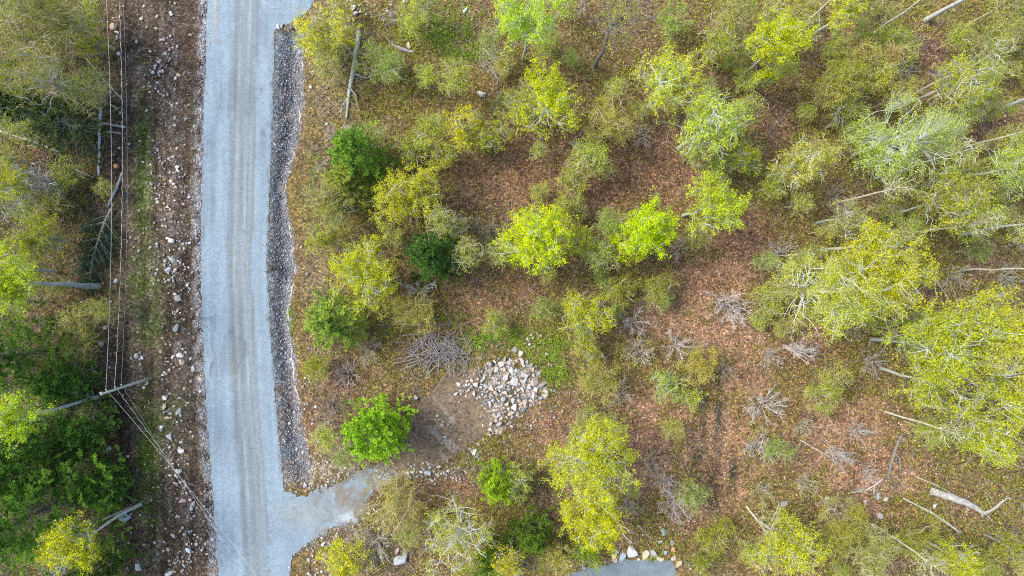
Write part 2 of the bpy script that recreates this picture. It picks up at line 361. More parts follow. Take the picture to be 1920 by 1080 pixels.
def drive_col(x, y, px, py):
    c = np.zeros((len(x), 3)) + LIGHTG * .97
    c = mix(c, (.24, .22, .175), np.exp(-((px - 565) / 40) ** 2 - ((py - 962) / 22) ** 2) * .5)
    c = mix(c, (.18, .13, .085), np.exp(-((px - 650) / 22) ** 2 - ((py - 930) / 25) ** 2) * sst(.42, .58, fbm(x, y, 1.2, 51)))
    c = mix(c, (.17, .145, .11), sst(570, 670, px + 90 * (fbm(x, y, 1.4, 59) - .5)) * sst(.25, .55, fbm(x, y, .8, 60)) * .95)
    c = mix(c, (.36, .385, .40), np.exp(-((px - 655) / 25) ** 2 - ((py - 972) / 12) ** 2) * sst(.4, .6, fbm(x, y, .5, 52)))
    return c * (.86 + .28 * fbm(x, y, 1.2, 53))[:, None]
patch("gravel_driveway", DRIVE, .036, M_GRAVEL, drive_col, jit=11)
def pad_col(x, y, px, py):
    c = np.zeros((len(x), 3)) + np.array((.145, .108, .070))
    k = fbm((x + y) * .7 * 3, (y - x) * .7 * .5, 1.5, 55); c = c * (.75 + .5 * k)[:, None]
    c = mix(c, (.25, .245, .23), np.exp(-((px - 705) / 50) ** 2 - ((py - 905) / 40) ** 2) * sst(.3, .6, fbm(x, y, 1., 58)) * .9)
    c = mix(c, (.34, .31, .27), sst(.55, .7, fbm((x - y) * .4, (x + y) * 1.6, 1.2, 56)) * np.exp(-((px - 835) / 45) ** 2 - ((py - 805) / 50) ** 2) * .6)
    return c
patch("dirt_track", PAD, .03, M_DIRT, pad_col, jit=14)
patch("gravel_pad", GPAD, .03, M_GRAVEL, lambda x, y, px, py: (np.zeros((len(x), 3)) + np.array((.145, .175, .19))) * (.8 + .4 * fbm(x, y, .8, 57))[:, None], jit=5)

# ------------------------------------------------------------------ tree makers
def bez(a, b, c, k):
    t = np.linspace(0, 1, k)[None, :, None]
    return (1 - t) ** 2 * a[:, None] + 2 * t * (1 - t) * b[:, None] + t * t * c[:, None]
def attach(tips, segs, rad, centre):
    """each tip picks a close point on the parent branches that lies nearer the trunk and lower"""
    P = segs.reshape(-1, 3); r = rad.reshape(-1)
    d = np.linalg.norm(tips[:, None] - P[None], axis=2)
    out = np.linalg.norm(P[:, :2] - centre[:2], axis=1)[None] - np.linalg.norm(tips[:, :2] - centre[:2], axis=1)[:, None]
    d = d + 1.2 * np.maximum(out, 0) + .8 * np.maximum(P[None, :, 2] - tips[:, None, 2], 0)
    k = np.argmin(d, 1); return P[k], r[k]
def lobed(rng, n, R, Rz, holes=.45, flat=0.0):
    """points in an uneven, gappy crown"""
    a = rng.random(6) * 7; kx = rng.normal(size=(7, 3)) * 2.6 / R; ph = rng.random(7) * 6.28
    out = np.zeros((0, 3))
    while len(out) < n:
        d = unit(rng.normal(size=(n * 2, 3))); d[:, 2] = np.abs(d[:, 2]) * np.where(rng.random(n * 2) < .72, 1, -1)
        th = np.arctan2(d[:, 1], d[:, 0])
        lob = .86 + .14 * np.sin(2 * th + a[0]) + .12 * np.sin(3 * th + a[1]) + .1 * np.sin(5 * th + a[2]) + .07 * np.sin(9 * th + a[3])
        p = d * (rng.random(n * 2) ** .45 * lob)[:, None] * np.array([R, R, Rz])
        f = np.sin(p @ kx.T + ph).sum(1) / 7 ** .5
        out = np.concatenate([out, p[f > (holes - .5) * 1.6]])
    return out[:n]
def broadleaf(rng, H, R, Rz=None, dens=180, leaf=.17, tr=None, nl=11, nb=75, ntw=420, lean=(0, 0), holes=.42, sides=4, cl=.10, forks=1, thin=1.0, per=9):
    Rz = Rz or min(1.25 * R, .44 * H); zc = H - Rz * .95
    tr = tr or .035 + .0075 * H
    k = 7; t = np.linspace(0, 1, k)
    top = np.array([lean[0], lean[1], zc + .35 * Rz])
    wob = np.cumsum(rng.normal(size=(k, 2)) * .006 * H, 0); wob -= wob[0]
    trunk = np.zeros((1, k, 3)); trunk[0, :, :2] = t[:, None] ** 1.3 * top[:2] + wob; trunk[0, :, 2] = t * top[2]
    trunk[0, 0, 2] = -.4
    tr_r = (tr * (1 - t) ** .8 + .035)[None]; tr_r[0, 0] *= 1.25
    cen = np.array([trunk[0, -1, 0] * .9, trunk[0, -1, 1] * .9, zc])
    # limbs
    az = np.arange(nl) * 2.4 + rng.random() * 6 + rng.normal(size=nl) * .25
    el = np.clip(rng.normal(.35, .4, nl), -.3, 1.3)
    lt = cen + np.stack([R * np.cos(el) * np.cos(az), R * np.cos(el) * np.sin(az), Rz * np.sin(el)], 1) * rng.uniform(.5, .95, nl)[:, None]
    s = np.clip((zc - Rz * .9 + (lt[:, 2] - zc + Rz) * .38) / top[2], .18, .93) * rng.uniform(.85, 1.05, nl); s = np.clip(s, .15, .95)
    st = np.stack([np.interp(s, t, trunk[0, :, c]) for c in range(3)], 1)
    mid = (st + lt) / 2 + np.array([0, 0, .12]) * R + rng.normal(size=(nl, 3)) * .1 * R
    L = bez(st, mid, lt, 7); L[:, 1:-1] += rng.normal(size=(nl, 5, 3)) * .03 * R
    r0 = np.interp(s, t, tr_r[0]) * .62
    tt = np.linspace(0, 1, 7); Lr = r0[:, None] * (1 - tt) ** .9 + .022
    # branches
    bt = cen + lobed(rng, nb, R * .93, Rz * .93, holes)
    bs, br = attach(bt, L, Lr, cen)
    mid = (bs + bt) / 2 + rng.normal(size=(nb, 3)) * .07 * R + np.array([0, 0, .05 * R])
    Bp = bez(bs, mid, bt, 5); Br = np.minimum(br * .6, .045)[:, None] * (1 - np.linspace(0, 1, 5)) ** .8 + .016
    # twigs
    tw = cen + lobed(rng, ntw, R, Rz, holes); pick = rng.integers(0, nb, ntw // 2)
    tw[:ntw // 2] = bt[pick] + rng.normal(size=(ntw // 2, 3)) * .16 * R
    ts, tr2 = attach(tw, Bp, Br, cen)
    far = np.linalg.norm(tw - ts, axis=1); lim = .42 * R + .25
    tw = ts + (tw - ts) * np.minimum(1, lim / (far + 1e-6))[:, None]
    Tp = bez(ts, (ts + tw) / 2 + rng.normal(size=(ntw, 3)) * .05 * R, tw, 4); Trd = np.minimum(tr2 * .6, .018)[:, None] * np.linspace(1, .35, 4) + .006
    tv = tubes(trunk, tr_r, 8)
    bv = join([tubes(L, Lr * thin, 5), tubes(Bp, Br * thin, sides), tubes(Tp, Trd * thin, 3)])
    n = int(dens * math.pi * R * R)
    out = None
    if n > 0:
        ncl = max(n // per, 1)
        ti = rng.integers(0, ntw, ncl); u = rng.uniform(.15, 1.08, ncl) * 3; i0 = np.clip(u.astype(int), 0, 2); f = (u - i0)[:, None]
        cp = Tp[ti, i0] * (1 - f) + Tp[ti, i0 + 1] * f
        which = np.repeat(np.arange(ncl), per); P = cp[which] + rng.normal(size=(ncl * per, 3)) * (cl + .015 * R)
        lv = leaves(P, leaf, rng)
        tint = np.clip(.5 + .22 * rng.normal(size=ncl)[which] + .2 * rng.normal(size=len(P)), 0, 1)
        out = (lv[0], lv[1], np.repeat(tint, 4))
    return tv, bv, out
def conifer(rng, H, R, dens=1.0, z0=.12, blunt=.75):
    k = 6; t = np.linspace(0, 1, k); trunk = np.zeros((1, k, 3)); trunk[0, :, 2] = t * H; trunk[0, 0, 2] = -.3
    trunk[0, :, :2] = rng.normal(size=(k, 2)) * .05
    tr_r = ((.07 + .012 * H) * (1 - t) + .02)[None]
    zs = []; z = H * z0
    while z < H - .25: zs.append(z); z += rng.uniform(.38, .6)
    st, tp = [], []
    for z in zs:
        f = (z - H * z0) / (H * (1 - z0)); Lm = R * max(1 - f, .02) ** blunt; nb = rng.integers(5, 8); a0 = rng.random() * 6.3
        for b in range(nb):
            a = a0 + b * 6.283 / nb + rng.normal() * .2; L = Lm * rng.uniform(.62, 1.12) + .15
            st.append((0, 0, z)); tp.append((L * math.cos(a), L * math.sin(a), z + L * (.05 + .75 * f) + rng.normal() * .1))
    st = np.array(st); tp = np.array(tp); n = len(st)
    Bp = bez(st, (st + tp) / 2 - np.array([0, 0, .12]) * np.linalg.norm(tp - st, axis=1)[:, None], tp, 5); Br = np.full((n, 1), .03) * np.linspace(1, .3, 5)
    # lateral sprays
    m = n * 7; bi = np.repeat(np.arange(n), 7); u = rng.uniform(.25, 1, m) * 4; i0 = np.clip(u.astype(int), 0, 3); f = (u - i0)[:, None]
    s0 = Bp[bi, i0] * (1 - f) + Bp[bi, i0 + 1] * f; d = unit(tp[bi] - st[bi]); side = np.cross(d, [0, 0, 1.]) * rng.choice([-1, 1], m)[:, None]
    bl = np.linalg.norm(tp - st, axis=1)[bi]; ln = bl * rng.uniform(.12, .34, m) * (1.2 - u / 5)
    e0 = s0 + (d * .8 + side * .9 + rng.normal(size=(m, 3)) * .18 + np.array([0, 0, .12])) * ln[:, None] + rng.normal(size=(m, 3)) * .03
    Tp = bez(s0, (s0 + e0) / 2, e0, 3); Trd = np.full((m, 1), .012) * np.linspace(1, .5, 3)
    nt_ = int(m * 5 * dens); ti = rng.integers(0, m, nt_); u = rng.uniform(.1, 1.05, nt_)[:, None]
    cp = s0[ti] * (1 - u) + e0[ti] * u; per = 9; wh = np.repeat(np.arange(nt_), per)
    ax = unit(e0[ti] - s0[ti] + rng.normal(size=(nt_, 3)) * .05)[wh] * .8 + rng.normal(size=(nt_ * per, 3)) * .75 + np.array([0, 0, .35])
    P = cp[wh] + ax * .07
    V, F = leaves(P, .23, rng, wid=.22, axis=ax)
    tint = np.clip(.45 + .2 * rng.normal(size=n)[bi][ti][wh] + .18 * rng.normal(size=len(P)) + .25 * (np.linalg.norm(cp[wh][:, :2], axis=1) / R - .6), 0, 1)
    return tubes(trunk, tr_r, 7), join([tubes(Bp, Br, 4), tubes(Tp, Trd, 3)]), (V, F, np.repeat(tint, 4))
def bare(rng, R, Hh, ns=16, r0=.035, buds=0, spread=1.0, oneside=None):
    az = np.arange(ns) * 2.4 + rng.normal(size=ns) * .4
    if oneside is not None: az = oneside + rng.normal(size=ns) * .45
    el = rng.uniform(.3, 1.25, ns); L = R * rng.uniform(.65, 1.1, ns)
    st = np.stack([rng.normal(size=ns) * .08 * R, rng.normal(size=ns) * .08 * R, np.full(ns, -.15)], 1)
    tp = np.stack([L * np.cos(az) * np.cos(el) ** .6, L * np.sin(az) * np.cos(el) ** .6, Hh * np.sin(el) * rng.uniform(.7, 1.05, ns)], 1)
    A = bez(st, (st * .6 + tp * .4) + np.array([0, 0, .18 * Hh]) + rng.normal(size=(ns, 3)) * .07 * R, tp, 7); r0 = r0 * 1.05; Ar = r0 * rng.uniform(.5, 1.2, ns)[:, None] * np.linspace(1, .3, 7)
    A[:, 1:] += np.cumsum(rng.normal(size=(ns, 6, 3)) * .035 * R, 1)
    nb = ns * 6; bi = np.repeat(np.arange(ns), 6); u = rng.uniform(.25, .97, nb) * 6; i0 = np.clip(u.astype(int), 0, 5); f = (u - i0)[:, None]
    s0 = A[bi, i0] * (1 - f) + A[bi, i0 + 1] * f; d = unit(tp - st)[bi]
    e0 = s0 + (unit(d + rng.normal(size=(nb, 3)) * .65 + np.array([0, 0, .15]))) * (R * rng.uniform(.15, .45, nb) * (1.15 - u / 7))[:, None]
    Bp = bez(s0, (s0 + e0) / 2 + rng.normal(size=(nb, 3)) * .04 * R, e0, 4); Br = r0 * .5 * np.linspace(1, .4, 4)[None].repeat(nb, 0)
    nt_ = nb * 3; ti = np.repeat(np.arange(nb), 3); u = rng.uniform(.2, 1, nt_)[:, None]; s1 = s0[ti] * (1 - u) + e0[ti] * u
    e1 = s1 + unit(unit(e0 - s0)[ti] + rng.normal(size=(nt_, 3)) * .6) * (R * rng.uniform(.06, .22, nt_))[:, None]
    Tp = bez(s1, (s1 + e1) / 2, e1, 3); Tr = np.full((nt_, 3), r0 * .26)
    lv = None
    if buds:
        ti = rng.integers(0, nt_, buds); P = e1[ti] + rng.normal(size=(buds, 3)) * .06
        V, F = leaves(P, .10, rng); lv = (V, F, np.repeat(np.clip(.5 + .25 * rng.normal(size=buds), 0, 1), 4))
    return tubes(A, Ar, 5), join([tubes(Bp, Br, 4), tubes(Tp, Tr, 3)]), lv
def put(name, parts, x, y, z, rz, leafcol, barkcol, label, cat, names=("trunk", "branches", "crown"), needle=False, group=None):
    g = (3.0, 2.05, 1.8) if needle else ((1.13, 1.25, .9) if leafcol[0] > .97 * leafcol[1] else (1.36, 1.28, .95)); leafcol = tuple(min(.8, c * k) for c, k in zip(leafcol, g))
    e = empty(name, x, y, z, rz)
    if names[1] == "twigs": mk("branches", *join(parts[:2]), M_BARK, e, col=barkcol)
    else:
        mk(names[0], *parts[0], M_BARK, e, smooth=True, col=barkcol)
        mk(names[1], *parts[1], M_BARK, e, col=barkcol)
    if parts[2] is not None: mk(names[2], parts[2][0], parts[2][1], M_NEEDLE if needle else M_LEAF, e, {"tint": parts[2][2]}, col=leafcol)
    return tag(e, label, cat, group)
LEAFC = dict(lime=(.41, .48, .012), yellow=(.50, .52, .04), pale=(.32, .42, .07), olive=(.32, .32, .045), khaki=(.43, .36, .085), orange=(.43, .34, .085),
             green=(.20, .33, .03), pine=(.085, .21, .03), darkpine=(.035, .10, .022), brightpine=(.125, .30, .022))
PALE, GREY, DARK, TAN = (.40, .42, .36), (.30, .29, .27), (.12, .105, .09), (.42, .36, .20)
#            leaf density, leaf length, holes, bark
KIND = dict(lime=(350, .125, .38, PALE), yellow=(300, .12, .45, PALE), pale=(290, .11, .45, (.42, .46, .37)), olive=(240, .09, .42, TAN), khaki=(240, .085, .42, TAN), orange=(260, .095, .42, TAN), green=(300, .115, .4, GREY))
LM = []                                   # landmarks other labels can refer to
def tree(px, py, r, kind, Ht, label, lm=None, base=None, name=None, cat="tree", dens=1.0, col=None, bark=None, seed=None, R=None, lean=(0, 0), holes=None, **kw):
    seed = seed if seed is not None else int(px * 31 + py * 17) & 0xffff
    rng = np.random.default_rng(seed)
    if kind in KIND:
        d, lf, ho, bk = KIND[kind]
        Rm = R or r / S
        for _ in range(3):
            Rz = min(1.25 * Rm, .44 * Ht); zc = Ht - Rz * .95
            if R is None: Rm = r / S * (CAMZ - zc) / CAMZ
        if base: x, y, z = gnd(*base)
        else:
            x, y = at(px, py, zc); x -= lean[0] * .9; y -= lean[1] * .9; z = float(hz(x, y))
        sc = min(1.7, max(.6, Rm / 2.8)); sc2 = sc * sc
        kw = {**dict(thin=.62 if kind == 'pale' else .8, nl=int(8 + 4 * sc), nb=int(70 * sc2 + 10), ntw=int(380 * sc2 + 60)), **kw}
        Rm *= 1.17
        parts = broadleaf(rng, Ht, Rm, dens=d * dens, leaf=lf, holes=ho if holes is None else holes, lean=lean, **kw)
        put(name or ("tree" if cat == "tree" else "shrub"), parts, x, y, z, 0, col or LEAFC[kind], bark or bk, label, cat)
    elif 'pine' in kind:
        zc = Ht * .45; Rm = R or 1.36 * r / S * (CAMZ - zc) / CAMZ
        if base: x, y, z = gnd(*base)
        else:
            x, y = at(px, py, zc); z = float(hz(x, y))
        put(name or "conifer_tree", conifer(rng, Ht, Rm, dens=dens, **kw), x, y, z, 0, col or LEAFC[kind], bark or DARK, label, "conifer", needle=True)
    else:
        Rm = r / S * (CAMZ - Ht * .5) / CAMZ; x, y = at(px, py, Ht * .15); z = float(hz(x, y))
        put(name or "bare_shrub", bare(rng, Rm, Ht, **kw), x, y, z, 0, col or LEAFC['khaki'], bark or (.52, .47, .43), label, "shrub", names=("stems", "twigs", "foliage"))
    LM.append((px, py, lm or None, label))

# ------------------------------------------------------------------ the named trees, shrubs and conifers
T = tree
# right of the road, top
T(606, 58, 54, 'yellow', 6, "sparse yellow flowering tree at the corner of road and side lane", "the yellow corner tree", cat="tree", dens=.8, nl=14)
T(712, 112, 46, 'green', 5, "soft pale green sapling right of the long fallen grey trunk", "the soft green sapling", col=(.24, .30, .06), dens=.6)
T(985, 30, 62, 'lime', 14, "tall bright green tree cut by the top edge beside the grassy patch", "the tall green top-edge tree", col=(.36, .52, .04), dens=.8)
T(1112, 60, 45, 'khaki', 17, "tall thin leafless tree with one straight dark trunk near the top edge", "the straight dark-trunked tree", base=(1116, 124), R=2.6, bark=(.2, .19, .16), dens=.5)
T(1025, 195, 64, 'lime', 11, "lime green tree with a tapering lower crown above the red leaf litter", "the upper lime tree", dens=.85, nl=13)
T(1220, 112, 64, 'lime', 15, "tall lime tree with open crown and pale forked limbs near the top", "the open forked lime tree", dens=.62, base=(1205, 218), R=2.75, col=(.42, .48, .03), bark=(.46, .5, .42))
T(1145, 225, 52, 'khaki', 9, "round khaki budding tree with a dark bent trunk", "the round khaki tree", dens=1.1)
T(1318, 190, 64, 'lime', 15, "pale lime tree whose long white trunk slants up to the right", "the white-trunked lime tree", base=(1271, 279), R=2.9, dens=.65, col=(.36, .46, .05), bark=(.48, .5, .45))
T(1388, 208, 34, 'khaki', 9, "small khaki yellow crown touching the white-trunked lime tree", None, dens=1.4, col=(.40, .36, .08))
T(1352, 72, 44, 'yellow', 9, "dull yellow tree with thin arching grey limbs below the top edge", "the dull yellow arching tree", dens=.7, col=(.38, .36, .05))
T(1462, 78, 55, 'lime', 13, "very bright lime tree with narrow lower tail near the top", "the bright tailed lime tree", dens=1.0)
T(1440, 140, 28, 'lime', 7, "small lime crown tucked below the bright tailed lime tree", None, dens=.8)
T(1572, 22, 34, 'yellow', 12, "yellow green crown touching the top edge right of the bright lime tree", "the yellow top-edge crown", col=(.42, .46, .02))
T(1512, 62, 36, 'olive', 7, "thin olive sapling with straight pale stems between two lime crowns", None, bark=PALE)
T(1622, 100, 32, 'khaki', 9, "feathery khaki crown of fine upright twigs", "the feathery khaki crown", dens=1.3)
T(1682, 93, 26, 'orange', 9, "feathery orange brown spray right of the khaki crown", None, col=(.40, .28, .09))
T(1588, 150, 44, 'olive', 9, "loose olive green tree below the feathery khaki crown", "the loose olive tree", dens=1.4)
T(1795, 150, 56, 'yellow', 13, "yellow green tree with long pale limb in the upper right", "the upper right yellow tree", dens=.55, col=(.38, .41, .03))
T(1725, 240, 95, 'pale', 15, "large pale green tree with a spray of white limbs in the upper right", "the large pale-limbed tree", base=(1600, 291), R=4.1, dens=.85, bark=(.52, .55, .48))
T(1598, 215, 46, 'green', 8, "mid green leafy sapling left of the large pale-limbed tree", None, col=(.20, .25, .03), dens=.6)
T(1508, 303, 54, 'yellow', 11, "pale yellow tree showing white limbs beside the brown clearing", "the pale yellow limbed tree", dens=.65, col=(.38, .40, .07), bark=(.5, .52, .45))
T(1402, 300, 30, 'lime', 7, "small yellow lime crown with a thin pale stem leaning right", None, dens=.7, col=(.38, .42, .03))
T(1346, 376, 60, 'lime', 13, "domed lime tree with pale trunk at its left edge", "the domed lime tree", base=(1281, 404), R=2.65, dens=.95, col=(.37, .46, .03))
T(1214, 434, 55, 'lime', 11, "brilliant lime tree standing alone in the red leaf litter", "the brilliant lone lime tree", dens=1.5, holes=-.1, seed=77, col=(.40, .55, .008))
T(1182, 460, 36, 'lime', 7, "duller lower crown against the brilliant lone lime tree", None, dens=1.1, col=(.33, .40, .012))
T(1008, 448, 68, 'lime', 12, "broad brilliant lime tree in the middle of the wood", "the broad brilliant lime tree", dens=1.15, holes=.3, col=(.44, .55, .006))
T(1092, 448, 34, 'lime', 7, "smaller dull lime tree on the right of the broad brilliant one", None, dens=.7, col=(.33, .37, .02))
T(1066, 382, 32, 'olive', 6, "hazy olive shrub behind the broad brilliant lime tree", None, dens=1.3)
T(1098, 588, 52, 'yellow', 8, "yellow lime shrubby tree with a trailing lower edge", "the trailing yellow lime tree", dens=.8, col=(.38, .42, .015))
T(1095, 648, 26, 'yellow', 5, "little yellow bush at the foot of the trailing yellow lime tree", None, cat="shrub", dens=.8, col=(.42, .38, .02))
T(1168, 545, 36, 'olive', 5, "faint olive sapling below the brilliant lone lime tree", None, dens=1.1)
T(1235, 540, 32, 'olive', 5, "greener olive sapling beside a thin shadowed twig", None, dens=1.2, col=(.24, .28, .04))
T(1366, 575, 52, 'bare', 3.5, "grey starburst shrub with bare radiating stems on pink leaves", "the grey starburst shrub", ns=26, r0=.042)
T(1185, 606, 42, 'bare', 3, "bare grey shrub right of the trailing yellow lime tree", "the bare grey shrub", ns=18)
T(1268, 645, 36, 'bare', 3, "upright bare grey shrub fanning out above the orange tree", None, ns=14, r0=.04)
T(1203, 666, 28, 'bare', 2.5, "small bare pinkish shrub below the bare grey shrub", None, ns=12)
T(1316, 690, 38, 'orange', 6, "orange budding tree alone in the pinkish clearing", "the orange budding tree", dens=1.5)
T(1124, 712, 40, 'khaki', 5, "straw coloured fuzzy shrub right of the rock pile", "the straw fuzzy shrub", dens=1.4, col=(.36, .33, .08))
T(1248, 722, 38, 'pale', 5, "pale yellow green sapling left of the orange budding tree", None, dens=.6)
T(1292, 752, 24, 'yellow', 4, "small yellow sapling just under the orange budding tree", None, cat="shrub", dens=.9, col=(.4, .4, .04))
T(1085, 300, 46, 'bare', 3, "pinkish grey bare thicket below the upper lime tree", "the pinkish bare thicket", ns=20, bark=(.48, .40, .37))
T(928, 132, 40, 'bare', 4, "silvery leafless bush beside the tall green top-edge tree", "the silvery leafless bush", ns=20, r0=.04)
T(872, 235, 36, 'yellow', 7, "vivid yellow tree in flower above the red leaf litter", "the vivid yellow tree", dens=1.0, col=(.52, .44, .01))
T(922, 252, 38, 'yellow', 6, "olive yellow tree right of the vivid yellow one", None, dens=.8, col=(.36, .35, .03))
T(940, 196, 26, 'green', 4, "little grey green shrub below the silvery leafless bush", None, cat="shrub", dens=.7, col=(.2, .24, .05))
T(785, 272, 36, 'yellow', 6, "dull yellow sapling right of the two-tier green conifer", None, dens=.9, col=(.38, .37, .06))
T(825, 288, 34, 'green', 6, "yellow green sapling left of the red leaf litter", None, dens=.8, col=(.34, .38, .05))
T(672, 290, 52, 'pine', 10, "two-tier green conifer near the road", "the two-tier green conifer", dens=1.0)
T(660, 342, 42, 'pine', 7, "paler green conifer merging into the front of the two-tier one", None, col=(.13, .22, .045))
T(762, 366, 64, 'yellow', 9, "rounded yellow green tree with dense fine twigs right of the conifer", "the rounded yellow green tree", dens=1.25, holes=.25, col=(.40, .42, .035))
T(640, 388, 46, 'green', 7, "grey green tree with soft hazy crown below the conifers", "the soft grey green tree", dens=.9, col=(.25, .28, .08), holes=.3)
T(702, 462, 66, 'yellow', 10, "large yellow tree between the road bank and the dark conifer", "the large yellow bank tree", dens=1.15, holes=.34, col=(.47, .45, .02), base=(708, 520), R=3.1)
T(606, 452, 40, 'green', 6, "loose green sapling on the road bank left of the large yellow tree", None, dens=.8, col=(.30, .34, .05))
T(810, 478, 47, 'darkpine', 10, "dark green conifer standing alone amid yellow trees", "the dark lone conifer", dens=1.1)
T(856, 418, 30, 'pale', 6, "pale khaki sapling up and right of the dark lone conifer", None, dens=.6, col=(.32, .33, .12))
T(894, 430, 34, 'bare', 4, "straw grey bare sapling left of the broad brilliant lime tree", None, ns=14, bark=(.38, .33, .25))
T(790, 548, 38, 'bare', 4, "bone white leafless shrub just below the dark lone conifer", "the bone white shrub", ns=10, r0=.06, bark=(.6, .6, .55))
T(772, 582, 46, 'khaki', 5, "khaki fuzzy shrub left under the bone white one", None, cat="shrub", dens=1.1)
T(630, 602, 55, 'pine', 8, "feathery light green conifer on the road bank", "the feathery bank conifer", col=(.12, .24, .045), dens=1.0)
T(592, 690, 36, 'olive', 4, "olive bush below the feathery bank conifer", None, cat="shrub", dens=1.3)
T(709, 805, 49, 'brightpine', 9, "bright green bushy conifer beside the dirt track", "the bright conifer by the dirt track", dens=1.5, blunt=.42)
T(622, 758, 40, 'bare', 3.5, "dark stemmed bare shrub left of the bright conifer", "the dark stemmed shrub", ns=16, bark=(.25, .22, .2))
T(655, 700, 36, 'bare', 2.5, "pinkish bare shrub between the two bank conifers", None, ns=16, bark=(.5, .42, .38))
T(934, 905, 34, 'brightpine', 7, "green conifer partly hidden by a pale yellow sapling", "the half hidden conifer", col=(.13, .27, .02))
T(966, 908, 36, 'yellow', 6, "pale yellow sapling growing against the half hidden conifer", None, dens=.7, col=(.38, .38, .06))
T(1108, 862, 80, 'lime', 13, "tall yellow lime tree in the lower middle of the wood", "the lower lime tree", dens=.95, col=(.40, .45, .03))
T(1114, 968, 62, 'yellow', 11, "deep yellow tree joined to the lower lime tree from below", "the deep yellow tree", dens=1.3, holes=.3, col=(.52, .48, .008))
T(1098, 1036, 30, 'green', 4, "bright green bush at the edge of the grey gravel pad", "the bright green bush", cat="shrub", dens=1.1, col=(.24, .36, .015))
T(1262, 938, 46, 'bare', 3, "pale grey bare shrub right of the deep yellow tree", "the pale grey bare shrub", ns=20)
T(1242, 900, 32, 'bare', 2.5, "thin bare shrub up and left of the pale grey one", None, ns=14)
T(1342, 1003, 38, 'olive', 4, "yellow olive bush right of the boulders at the gravel pad", None, cat="shrub", dens=1.5, col=(.32, .31, .04))
T(1312, 1056, 26, 'green', 3.5, "green bush at the right corner of the gravel pad", None, cat="shrub", dens=1.0, col=(.26, .3, .04))
T(856, 1015, 72, 'yellow', 12, "sparse yellow green tree with white limbs at the lower edge", "the sparse white-limbed tree", dens=.38, col=(.36, .38, .04), bark=(.5, .5, .45))
T(995, 998, 38, 'darkpine', 6, "low dark green conifer left of the deep yellow tree", "the low dark conifer", col=(.06, .14, .02))
T(925, 1045, 40, 'darkpine', 5, "dark green conifer under the sparse white-limbed tree", None, col=(.06, .14, .02))
T(962, 1052, 36, 'yellow', 8, "mustard yellow crown at the bottom edge beside the low conifers", None, dens=.8, col=(.48, .40, .03))
T(1040, 1050, 40, 'khaki', 5, "khaki bush at the bottom edge left of the bright green bush", None, cat="shrub", dens=1.1)
T(640, 1048, 46, 'yellow', 5, "lemon yellow bush over stones at the driveway corner", "the lemon driveway bush", cat="shrub", dens=1.0, col=(.55, .48, .03))
T(735, 940, 62, 'khaki', 6, "wide thin khaki tree beside the end of the driveway", "the thin khaki driveway tree", dens=.7)
T(700, 1015, 52, 'bare', 4, "grey twiggy thicket right of the lemon driveway bush", "the grey driveway thicket", ns=24, buds=400)
T(1430, 758, 46, 'bare', 3.5, "silver grey shrub with bare arching stems in the lower clearing", "the silver arching shrub", ns=18, r0=.04)
T(1418, 832, 40, 'bare', 3, "thin silver bare shrub just below the arching one", None, ns=14)
T(1472, 652, 44, 'bare', 4, "leafless shrub with one long pale limb in the right clearing", "the long pale-limbed shrub", ns=14, oneside=-.25, r0=.045)
T(1452, 478, 50, 'bare', 4, "grey leafless thicket left of the leaning white birch", "the leafless birchside thicket", ns=18)
T(1555, 842, 48, 'bare', 2.5, "pale dead shrub sprawling on pink leaves at the lower right", "the sprawling dead shrub", ns=14, oneside=-.5, r0=.04, bark=(.42, .38, .34))
T(1590, 405, 44, 'khaki', 9, "spindly khaki tree with grey forked limbs", "the spindly khaki tree", dens=.7, bark=PALE)
T(1585, 535, 90, 'pale', 16, "leaning white-trunked birch with pale green crown on the right", "the leaning white birch", base=(1446, 552), R=3.9, dens=.95, lean=(.6, .3), col=(.37, .43, .05), bark=(.58, .58, .52))
T(1712, 490, 92, 'yellow', 16, "large golden yellow tree on the right", "the large golden tree", base=(1545, 513), R=4.0, dens=1.05, col=(.50, .45, .02), holes=.3)
T(1645, 440, 44, 'yellow', 14, "smaller golden crown up and left of the large golden tree", None, base=(1530, 470), R=1.9, dens=1.0, col=(.48, .45, .02))
T(1860, 585, 80, 'lime', 15, "yellow lime tree at the right edge below the golden tree", "the right-edge lime tree", base=(1712, 588), R=3.2, dens=.85, col=(.42, .46, .03))
T(1750, 690, 105, 'yellow', 15, "broad yellow tree with a pale trunk showing at its left", "the broad yellow tree", base=(1634, 636), R=4.0, dens=.85, Rz=3.6, holes=.6, col=(.45, .45, .03))
T(1860, 690, 90, 'yellow', 15, "yellow green tree at the right edge between lime and broad yellow trees", None, base=(1730, 665), R=3.1, dens=.8, holes=.6, col=(.43, .45, .03))
T(1730, 770, 75, 'yellow', 13, "low yellow crown under the broad yellow tree", None, base=(1652, 690), R=2.7, dens=.8, holes=.58, col=(.44, .44, .025))
T(1850, 800, 95, 'yellow', 14, "bright yellow tree hanging over the forked white log", "the yellow tree over the log", base=(1725, 757), R=3.4, dens=.9, holes=.6, col=(.48, .47, .02))
T(1885, 330, 58, 'pale', 14, "pale green tree leaning over the right edge", "the right-edge pale tree", base=(1800, 332), R=3.2, dens=.8, bark=(.5, .52, .45))
T(1905, 400, 40, 'pale', 15, "pale limbed tree cut by the right edge below its twin", None, base=(1800, 440), R=2.6, dens=.8, bark=(.5, .52, .45), col=(.36, .42, .07))
T(1790, 372, 60, 'yellow', 13, "yellow green tree with slanting pale trunk below the large pale-limbed tree", "the slanting yellow green tree", base=(1662, 402), R=2.8, dens=.7, col=(.34, .37, .04), bark=PALE)
